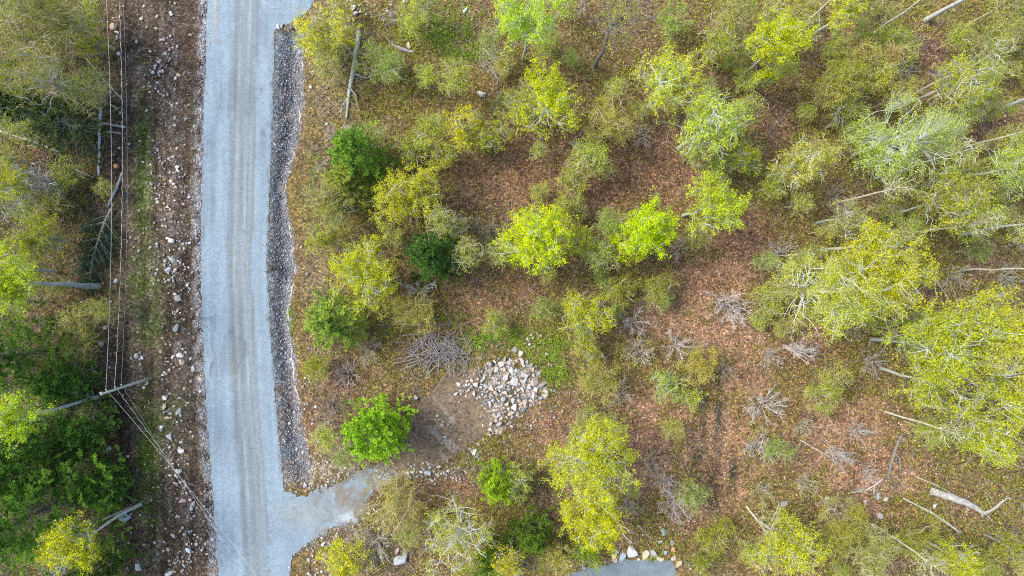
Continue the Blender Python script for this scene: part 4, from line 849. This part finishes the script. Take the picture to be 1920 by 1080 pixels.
# ------------------------------------------------------------------ logs, snags, stumps
def zline(pts, lift):
    out = []
    for p in pts:
        x, y, z = gnd(p[0], p[1]); out.append((x, y, z + lift))
    return np.array(out)
def densify(P, rad, k=10):
    t = np.linspace(0, 1, len(P)); u = np.linspace(0, 1, k)
    return np.stack([np.interp(u, t, P[:, c]) for c in range(3)], 1)[None], np.interp(u, t, rad)[None]
def log(name, pts, label, cat, col, limbs=(), lift=None, top_z=None, twigs=0, seed=0, extra=None):
    """pts (px, py, radius m); limbs lists of the same; lies on the ground unless top_z lifts its far end"""
    rng = np.random.default_rng(seed + int(pts[0][0])); rad = np.array([p[2] for p in pts])
    P = zline(pts, rad.mean() * .8 if lift is None else lift)
    if top_z is not None: P[:, 2] += np.linspace(0, 1, len(P)) * top_z
    o0 = P[0].copy(); e = empty(name, *o0); P = P - o0
    Q, qr = densify(P, rad, 12); Q[0, 1:-1] += rng.normal(size=(10, 3)) * rad.mean() * .16
    V, F = tubes(Q, qr * (1 + rng.normal(size=qr.shape) * .05), 9)
    t = mk("trunk", V, F, M_WOOD, e, smooth=True, col=col, F2=caps(1, 12, 9))
    tips = []
    for lb in limbs:
        r2 = np.array([p[2] for p in lb]); L = zline(lb, rad.mean() * .8 + .05) - o0; L[-1, 2] += .15
        q2, r3 = densify(L, r2, 9); q2[0, 1:-1] += rng.normal(size=(7, 3)) * .03
        v, f = tubes(q2, r3, 6); mk("limb", v, f, M_WOOD, e, smooth=True, col=col, F2=caps(1, 9, 6)); tips.append(q2[0])
    if twigs:
        src = np.concatenate(tips + [Q[0, 6:]]); b = src[rng.integers(0, len(src), twigs)]; d = unit(rng.normal(size=(twigs, 3)) + np.array([0, 0, .5])) * rng.uniform(.3, 1.1, (twigs, 1))
        for B in bez(b, b + d * .5 + rng.normal(size=(twigs, 3)) * .1, b + d, 4):
            v, f = tubes(B[None], np.full((1, 4), .02) * np.linspace(1.2, .4, 4), 4); mk("twig", v, f, M_WOOD, e, col=col)
    tag(e, label, cat); LM.append((pts[0][0], pts[0][1], extra, label)); return e
BONE = (.38, .36, .32)
log("fallen_log", [(1742, 919, .36), (1775, 929, .37), (1812, 943, .33), (1832, 954, .25), (1846, 962, .17)], "thick bleached white log with forked branches on the lower right", "log", BONE,
    limbs=[[(1842, 960, .16), (1864, 951, .14), (1874, 939, .11), (1888, 930, .05)], [(1826, 952, .10), (1836, 958, .08), (1838, 967, .06)], [(1846, 962, .09), (1850, 968, .07), (1856, 974, .03)]], extra="the forked white log")
log("fallen_log", [(1692, 933, .06), (1728, 952, .10), (1745, 960, .14), (1772, 978, .13), (1800, 1000, .10)], "long thin grey fallen trunk slanting below the forked white log", "log", (.40, .39, .33))
log("fallen_log", [(1716, 893, .05), (1745, 905, .05), (1785, 925, .04)], "straight pale pole of deadwood just above the forked white log", "log", (.46, .43, .36))
log("fallen_log", [(1692, 812, .12), (1678, 840, .16), (1672, 862, .16), (1664, 892, .12)], "dark dead trunk with a broken end below the yellow trees", "log", (.19, .165, .14), limbs=[[(1676, 848, .12), (1686, 860, .11), (1684, 890, .07)], [(1664, 892, .08), (1672, 905, .06), (1684, 908, .04)]], twigs=40, extra="the dark dead trunk")
log("dead_limb", [(1655, 897, .09), (1640, 910, .08), (1620, 920, .07), (1596, 923, .04)], "pale dead limb with side twigs lying above the blue grey rock", "limb", (.42, .41, .36), limbs=[[(1638, 911, .05), (1636, 925, .03)], [(1618, 920, .04), (1604, 912, .02)]], twigs=30)
log("fallen_log", [(1398, 948, .10), (1416, 970, .11), (1440, 1002, .10)], "straight grey log slanting beside the bottom yellow lime tree", "log", (.42, .43, .36))
log("fallen_tree", [(674, 60, .22), (669, 95, .23), (662, 140, .22), (655, 180, .17), (650, 222, .10)], "long grey fallen tree with root plate and bare top beside the road", "fallen tree", (.38, .39, .34), limbs=[[(667, 110, .08), (655, 92, .06), (648, 88, .04)], [(657, 165, .08), (668, 180, .06), (672, 205, .03)], [(654, 185, .08), (644, 195, .05), (640, 215, .03)], [(664, 140, .07), (690, 148, .05), (702, 138, .03)]], twigs=70, extra="the long grey fallen tree")
log("fallen_log", [(735, 84, .12), (756, 93, .16), (777, 99, .15)], "short stout grey log right of the soft green sapling", "log", (.30, .28, .27))
log("fallen_log", [(704, 609, .10), (760, 608, .12), (820, 609, .12), (882, 607, .09)], "long brown fallen trunk lying level above the brush pile", "log", (.18, .13, .09), extra="the level brown trunk")
log("fallen_log", [(882, 607, .06), (905, 604, .06), (925, 598, .05), (950, 602, .03)], "crooked dark branch running right from the level brown trunk", "limb", (.20, .15, .12), twigs=16)
log("fallen_log", [(186, 330, .10), (193, 280, .11), (200, 240, .12), (208, 207, .13)], "pale bluish birch trunk leaning beside the leftmost wire", "log", (.42, .47, .50), top_z=1.6, extra="the leaning birch trunk")
log("fallen_log", [(180, 231, .09), (208, 234, .11), (236, 239, .12)], "grey sawn log crossing under the leaning birch trunk", "log", (.36, .33, .31))
log("fallen_log", [(165, 246, .07), (198, 247, .08), (228, 250, .08)], "second grey sawn log just below the first beside the wires", "log", (.34, .32, .30))
log("fallen_log", [(231, 324, .13), (223, 345, .14), (214, 365, .14), (203, 388, .12)], "dark grey log with broken end between wires and dirt verge", "log", (.26, .25, .24))
log("fallen_log", [(2, 246, .10), (58, 264, .12), (115, 285, .10)], "long pale log on the left edge below the dark verge conifer", "log", (.42, .38, .33))
log("fallen_log", [(162, 110, .05), (192, 145, .07), (228, 185, .07)], "thin pale dead stem slanting down to the wires", "log", (.36, .34, .30), twigs=14)
log("fallen_log", [(88, 34, .08), (140, 62, .09), (204, 82, .08)], "dark thin fallen stem near the two stacked boulders", "log", (.14, .12, .10))
log("fallen_log", [(120, 306, .05), (150, 322, .06), (178, 334, .05)], "short thin pale stem beside the big grey leafless tree", "log", (.40, .38, .34))
log("fallen_log", [(92, 846, .12), (60, 858, .13), (28, 870, .14)], "black wet log under the pines on the left", "log", (.05, .045, .04))
log("dead_limb", [(775, 935, .07), (760, 965, .08), (742, 992, .06)], "straight grey pole of deadwood in the thin khaki driveway tree", "limb", (.34, .31, .24))
log("dead_limb", [(1182, 1000, .05), (1175, 990, .0501), (1160, 985, .05)][::-1], "short cut pinkish stick lying above the boulders at the gravel pad", "stick", (.55, .42, .35))
log("dead_limb", [(1166, 998, .05), (1176, 1010, .06), (1186, 1018, .05)], "bent grey branch above the biggest boulder at the gravel pad", "limb", (.42, .38, .33))
log("dead_limb", [(1196, 984, .06), (1210, 998, .06), (1224, 1012, .05)], "long grey dead branch left of the blue grey boulder", "limb", (.34, .31, .27), twigs=12)
log("dead_limb", [(1500, 825, .05), (1540, 848, .06), (1565, 862, .04)], "pale bare pole lying through the sprawling dead shrub", "limb", (.46, .43, .38), twigs=10)
log("fallen_log", [(1838, 845, .05), (1880, 862, .07), (1925, 880, .06)], "dim grey fallen stem under the yellow tree at the right edge", "log", (.30, .28, .24))
log("fallen_log", [(905, 90, .05), (925, 110, .06), (958, 100, .05)], "pale crooked branch beside the silvery leafless bush", "limb", (.44, .42, .38))
# stump with a fresh orange cut
x, y, z = gnd(219, 312); e = empty("tree_stump", x, y, z)
V, F = tubes(np.array([[(0, 0, -.2), (0, 0, .08), (.01, 0, .28)]]), np.array([[.34, .27, .24]]), 12)
mk("bark", V, F, M_WOOD, e, smooth=True, col=(.20, .15, .11))
V, F = tubes(np.array([[(.01, 0, .27), (.01, 0, .29)]]), np.array([[.225, .22]]), 12); mk("cut_face", V, F, M_WOOD, e, col=(.62, .34, .12), F2=caps(1, 2, 12))
tag(e, "low stump with a fresh orange cut beside the wires", "stump"); LM.append((219, 312, "the orange stump", ""))
# fallen conifer with drooping boughs
rng = np.random.default_rng(21); e = empty("fallen_conifer", *gnd(214, 392)); o0 = np.array(e.location)
ax = zline([(214, 392), (200, 420), (188, 455), (178, 490), (172, 528)], .45) - o0; Q, q = densify(ax, np.array([.15, .13, .1, .07, .03]), 10)
V, F = tubes(Q, q, 7); mk("trunk", V, F, M_WOOD, e, smooth=True, col=(.24, .22, .19))
nb = 46; bi = rng.integers(1, 10, nb); b = Q[0, bi]; dr = unit(Q[0, -1] - Q[0, 0]); sd_ = np.array([dr[1], -dr[0], 0]) * rng.choice([-1, 1], nb, p=[.4, .6])[:, None]
L = rng.uniform(.9, 2.3, nb)[:, None] * (1.15 - bi / 14)[:, None]; tp = b + (sd_ * .75 + dr * .75 + rng.normal(size=(nb, 3)) * .18) * L; tp[:, 2] = .12 - .1 * rng.random(nb)
Bp = bez(b, (b + tp) / 2 + sd_ * L * .25 + np.array([0, 0, .75]), tp, 8); V, F = tubes(Bp, np.full((nb, 8), .03) * np.linspace(1.1, .4, 8), 4); mk("branches", V, F, M_WOOD, e, col=(.34, .36, .31))
n = 8000; k = rng.integers(0, nb, n); u = rng.uniform(.2, 1, n) * 7; i0 = np.clip(u.astype(int), 0, 6); f = (u - i0)[:, None]; P = Bp[k, i0] * (1 - f) + Bp[k, i0 + 1] * f + rng.normal(size=(n, 3)) * .13
P[:, 2] = np.maximum(P[:, 2] - .12 * rng.random(n), -.3); V, F = leaves(P, .2, rng, wid=.2); mk("foliage", V, F, M_NEEDLE, e, {"tint": np.repeat(rng.random(n) * .8, 4)}, col=(.07, .12, .06))
tag(e, "fallen dark conifer with arching grey boughs between the wires and thicket", "fallen tree"); LM.append((180, 455, "the fallen conifer", ""))
# brush pile of cut branches
rng = np.random.default_rng(8); bx_, by_, bz_ = gnd(826, 655); n = 270
a = rng.normal(.6, .95, n); L = rng.uniform(.9, 3.6, n); c = np.stack([rng.normal(0, 1.35, n), rng.normal(0, .85, n), rng.random(n) ** 1.5 * .8 + .06], 1)
d = np.stack([np.cos(a) * L, np.sin(a) * L, rng.normal(0, .16, n)], 1)
c0 = c - d * .6; c0[:, 2] = np.maximum(c0[:, 2], .05)
P = bez(c0, c + rng.normal(size=(n, 3)) * .3 + np.array([0, 0, .12]), c + d * .4, 6); V, F = tubes(P, rng.uniform(.012, .042, (n, 1)) * np.linspace(1.3, .4, 6), 5)
o = mk("brush_pile", V, F, M_WOOD, col=(.25, .225, .21)); o.location = (bx_, by_, bz_)
tag(o, "heap of grey cut branches left of the rock pile", "brush pile"); LM.append((830, 655, "the grey brush pile", ""))
LM.append((950, 740, "the rock pile", "")); LM.append((800, 820, "the dirt track", ""))

# ------------------------------------------------------------------ utility pole, wires, stub, fabric, small things
bx0, by0, bz0 = gnd(285, 708); e = empty("utility_pole", bx0, by0, bz0)
PH = 9.0; tx, ty = at(190, 739, bz0 + PH); ln = np.array([tx - bx0, ty - by0, 0])
def onp(f): return ln * f + np.array([0, 0, PH * f])
V, F = tubes(np.array([[onp(-.05), onp(.3), onp(.7), onp(1)]]), np.array([[.13, .12, .105, .09]]), 12)
mk("pole", V, F, M_WOOD, e, smooth=True, col=(.40, .42, .37), F2=caps(1, 4, 12))
FR = (.90, .74, .62); OFF = []
for f in FR:
    p = onp(f); s = np.array([-.05, .28, .1]); OFF.append(np.array([bx0, by0, bz0]) + p + s)
    V, F = tubes(np.array([[p, p + s * .6, p + s * .61, p + s * .85, p + s * .86, p + s]]), np.array([[.025, .025, .06, .05, .07, .05]]), 8)
    mk("insulator", V, F, M_PLAIN, e, col=(.45, .45, .46), F2=caps(1, 6, 8))
p = onp(.97); V, F = tubes(np.array([[p + [-.05, .1, 0], p + [-.05, .1, .35]]]), np.array([[.07, .05]]), 8); mk("pole_top_pin", V, F, M_PLAIN, e, col=(.55, .55, .54), F2=caps(1, 2, 8))
tag(e, "weathered grey wooden utility pole carrying three wires on the left verge", "utility pole"); LM.append((240, 722, "the utility pole", ""))
def span(a, b, sag, k=60):
    t = np.linspace(0, 1, k); P = a[None] * (1 - t[:, None]) + b[None] * t[:, None]; P[:, 2] -= 4 * sag * t * (1 - t); return P
UPX, DNX = (196, 221, 228), ((492, 1095), (478, 1110), (455, 1120))
WL = (("bright white overhead wire, leftmost of the three above the left verge", (.52, .52, .51), .0115), ("twisted black and white overhead cable between the other two wires", None, .011), ("thinnest dark grey overhead wire, rightmost of the three above the left verge", (.32, .32, .32), .009))
def helix(P, r, ph, pitch=1.15):
    d = np.concatenate([[0], np.cumsum(np.linalg.norm(np.diff(P, axis=0), axis=1))]); k = int(d[-1] / .15); u = np.linspace(0, d[-1], k)
    Q = np.stack([np.interp(u, d, P[:, c]) for c in range(3)], 1); a = u / pitch * 6.283 + ph
    t = unit(np.gradient(Q, axis=0)); s = unit(np.cross(t, [0, 0, 1.])); q = np.cross(s, t)
    return Q + r * (np.cos(a)[:, None] * s + np.sin(a)[:, None] * q)
for i, (lab, c, r) in enumerate(WL):
    z = OFF[i][2]; ux, uy = at(UPX[i], -60, z + .3); dx, dy = at(*DNX[i], z - .3)
    e = empty("power_line", *OFF[i]); o0 = OFF[i]
    for nm, end, sg in (("main_span", np.array([ux, uy, z + .3]), .95), ("road_span", np.array([dx, dy, z - .3]), .45)):
        P = span(OFF[i], end, sg) - o0
        if c is not None:
            V, F = tubes(P[None], np.full((1, len(P)), r), 6); mk(nm, V, F, M_PLAIN, e, smooth=True, col=c)
        else:
            for sname, ph, cc_ in (("white_strand", 0, (.66, .66, .64)), ("black_strand", 3.14, (.04, .04, .04))):
                Q = helix(P, .022, ph); V, F = tubes(Q[None], np.full((1, len(Q)), r), 5); mk(sname, V, F, M_PLAIN, e, smooth=True, col=cc_)
    tag(e, lab, "wire", "overhead wires on the utility pole")
# leaning stub with a red ribbon
x0, y0, z0 = gnd(246, 949); e = empty("tree_stub", x0, y0, z0); tx, ty = at(192, 975, 4.2)
ln2 = np.array([tx - x0, ty - y0, 4.2 - z0]); V, F = tubes(np.array([[ln2 * -.04, ln2 * .3, ln2 * .7, ln2]]), np.array([[.11, .095, .08, .06]]), 8); mk("trunk", V, F, M_WOOD, e, smooth=True, col=(.36, .38, .35), F2=caps(1, 4, 8))
V, F = tubes(np.array([[ln2 * .27, ln2 * .33]]), np.array([[.115, .11]]), 10); mk("ribbon", V, F, M_PLAIN, e, col=(.55, .10, .07))
k = np.array([[ln2 * .3 + [.0, .12, .05], ln2 * .3 + [.03, .26, -.05], ln2 * .3 + [.0, .36, -.25]]]); V, F = tubes(k, np.array([[.04, .035, .02]]), 5); mk("ribbon_tail", V, F, M_PLAIN, e, col=(.55, .10, .07))
tag(e, "leaning grey trunk stub tied with a red ribbon above the bluish boulder", "tree stub"); LM.append((225, 960, "the red-ribboned stub", ""))
# red loop on the ground
x, y, z = gnd(155, 700); a = np.linspace(0, 6.283, 20); V, F = tubes(np.stack([.11 * np.cos(a) * 1.0, .17 * np.sin(a), .05 + .02 * np.sin(3 * a)], 1)[None], np.full((1, 20), .025), 6)
o = mk("flagging_loop", V, F, M_PLAIN, smooth=True, col=(.65, .14, .10)); o.location = (x, y, z + .02); tag(o, "small red loop of flagging on brown leaves left of the grey boulder", "ribbon loop"); LM.append((155, 700, "the red loop", ""))
# yellow stakes
for i, (a, b, lab) in enumerate((((696, 1070), (722, 1055), "yellow stake on dry grass, upper of the pair by the lemon bush"), ((699, 1075), (724, 1059), "yellow stake on dry grass, lower of the pair by the lemon bush"))):
    P = zline([a, b], .9) ; o0 = P[0].copy(); P = P - o0; V, F = tubes(densify(P, np.array([.035, .03]), 6)[0], np.full((1, 6), .033), 6); o = mk("yellow_stake", V, F, M_PLAIN, col=(.62, .52, .06), F2=caps(1, 6, 6))
    o.location = gnd(*a); o.location.z += .1; tag(o, lab, "stake", "pair of yellow stakes by the driveway")
# pale fabric edge along the far side of the ditch
FE = [(566, 70), (566, 130), (563, 200), (558, 240), (548, 285), (540, 315), (532, 345), (534, 385), (540, 420), (546, 470), (552, 505), (546, 530), (543, 560), (537, 585), (540, 610), (544, 640), (548, 690), (556, 740), (560, 790)]
t = np.linspace(0, 1, 240); fx = np.interp(t, np.linspace(0, 1, len(FE)), [p[0] for p in FE]); fy = np.interp(t, np.linspace(0, 1, len(FE)), [p[1] for p in FE])
wx = (fx - 960) / S; wy = (540 - fy) / S; wx = wx + (fbm(wx, wy, .5, 91) - .5) * .7; wd = .015 + .10 * sst(.4, .75, fbm(wx * 0, wy, .8, 92)); zz = hz(wx, wy)
V = np.concatenate([np.stack([wx - wd, wy, hz(wx - wd, wy) + .03], 1), np.stack([wx, wy, zz + .05 + .05 * fbm(wx, wy, .3, 93)], 1), np.stack([wx + wd, wy, hz(wx + wd, wy) + .04], 1)]); n = 240; i = np.arange(n - 1)
F = np.concatenate([np.stack([i, i + 1, i + n + 1, i + n], 1), np.stack([i + n, i + n + 1, i + 2 * n + 1, i + 2 * n], 1)])
tag(mk("fabric_strip", V, F, M_PLAIN, col=(.38, .35, .31)), "ragged pale fabric edge running along the far lip of the ditch", "fabric")

# ------------------------------------------------------------------ understorey saplings
protos = []
for k in range(12):
    rng = np.random.default_rng(500 + k); Ht = rng.uniform(3.2, 5.5) if k < 7 else rng.uniform(6, 8.5)
    protos.append(broadleaf(rng, Ht, 1.45, Rz=Ht * .38, dens=(300, 190, 340)[k % 3], leaf=.078, tr=.035 if k < 7 else .06, nl=11, nb=60, ntw=480, holes=.34, cl=.10, thin=.62, per=6))
bprotos = [bare(np.random.default_rng(600 + k), 1.5, 2.0, ns=16, r0=.02, buds=200 if k % 2 else 0) for k in range(6)]
roots = []
SC_ = [("olive", (.40, .46, .03)), ("khaki", (.50, .48, .055)), ("yellow green", (.48, .60, .02)), ("dull green", (.29, .44, .035))]
def fs(px, py):
    o = f_open(px, py); d = np.where(px > xr(py) + 75, .8 * np.clip(1 - 1.05 * o, .03, 1), 0) * np.where((px > 1400) & (py < 640), 1.0, np.where(py > 620, .35, .75))
    return np.maximum(d, f_woodL(px, py) * .7) * ~(paved(px, py) | inpoly(px, py, PAD) | inpoly(px, py, PILE))
rs = np.random.default_rng(99); tries = 0
sp = []
for _ in range(900):
    px, py = rs.uniform(1330, 1920), rs.uniform(-5, 540)
    if float(f_open(np.array(px), np.array(py))) < .38 and not (1700 < px < 1830 and py < 70) and all((px - a) ** 2 + (py - b) ** 2 > 54 ** 2 for a, b in sp): sp.append((px, py))
n_ur = len(sp)
for _ in range(400):
    px, py = rs.uniform(1150, 1640), rs.uniform(620, 960)
    if not (1270 < px < 1400 and 710 < py < 925) and all((px - a) ** 2 + (py - b) ** 2 > 62 ** 2 for a, b in sp): sp.append((px, py))
n_lr = len(sp); print("extra", n_ur, n_lr)
while len(sp) < n_lr + 165 and tries < 20000:
    tries += 1; px, py = rs.uniform(0, 1920), rs.uniform(0, 1080)
    if 190 < px < 575 or (840 < px < 1050 and 610 < py < 830) or (110 < px < 240 and 370 < py < 545) or (755 < px < 885 and 600 < py < 705) or (660 < px < 945 and 690 < py < 960) or (1285 < px < 1395 and 720 < py < 925): continue
    if (1650 < px < 1920 and 850 < py < 1010) or (1700 < px < 1830 and py < 70) or (1120 < px < 1300 and py > 960) or (560 < px < 720 and 980 < py): continue
    if rs.random() > fs(np.array(px), np.array(py)): continue
    if any((px - a) ** 2 + (py - b) ** 2 < 36 ** 2 for a, b, *_ in sp): continue
    sp.append((px, py))
MARK = [(a, b, c) for a, b, c, _ in LM if c]
DIRS = ["right of", "above and right of", "above", "above and left of", "left of", "below and left of", "below", "below and right of"]
seen = set()
def where(px, py, look):
    ms = sorted(MARK, key=lambda m: (m[0] - px) ** 2 + (m[1] - py) ** 2)
    for far in range(2):
        for m in ms[:4]:
            dx, dy = px - m[0], m[1] - py; d = math.hypot(dx, dy); k = int(round(math.atan2(dy, dx) / (math.pi / 4))) % 8
            if d < 18: continue
            s = f"{look} {'close ' if d < 60 else ''}{DIRS[k]} {m[2]}"
            if far: s = f"{look} {DIRS[k]} {m[2]}, farther out" if False else f"{look} {DIRS[k]} {m[2]} near {ms[0][2] if m is not ms[0] else ms[1][2]}"
            if s not in seen and len(s.split()) <= 16: seen.add(s); return s
    i = 0
    s = f"{look} between {ms[0][2]} and {ms[1][2]}"; seen.add(s); return s
first = {}
for i, (px, py) in enumerate(sp):
    isb = rs.random() < (.08 if i < n_ur else .75 if i < n_lr else .12); k = int(rs.integers(0, 6)) if isb else (int(rs.integers(3, 12)) if px > 1380 and py < 640 else int(rs.integers(0, 8))); ci = int(rs.choice(4, p=[.34, .16, .3, .2])); nm, colr = SC_[ci]
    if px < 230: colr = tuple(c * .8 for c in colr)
    key = (isb, k); x, y = at(px, py, (2.6 if k < 7 else 4.5) if not isb else .8); z = float(hz(x, y)); j = rs.uniform(.85, 1.15)
    look = f"thin grey bare bush" if isb else f"small {nm} sapling"
    lab = where(px, py, look); grp = "bare bushes of the understorey" if isb else "saplings of the understorey"
    if key not in first:
        if isb: r = put("bare_bush", bprotos[k], x, y, z, 0, LEAFC['khaki'], (.47, .43, .38), lab, "shrub", names=("stems", "twigs", "foliage"), group=grp)
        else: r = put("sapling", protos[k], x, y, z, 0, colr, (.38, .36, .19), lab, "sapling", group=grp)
        first[key] = r
    else:
        r = dup(first[key]); r["label"] = lab; r.location = (x, y, z)
        if not isb:
            for ch in r.children:
                if ch.name.startswith("crown"): ch.color = (colr[0] * j, colr[1] * j, colr[2], 1)
    s = rs.uniform(.75, 1.45); r.rotation_euler = (0, 0, rs.uniform(0, 6.28)); r.scale = (s, s, s * rs.uniform(.85, 1.1))
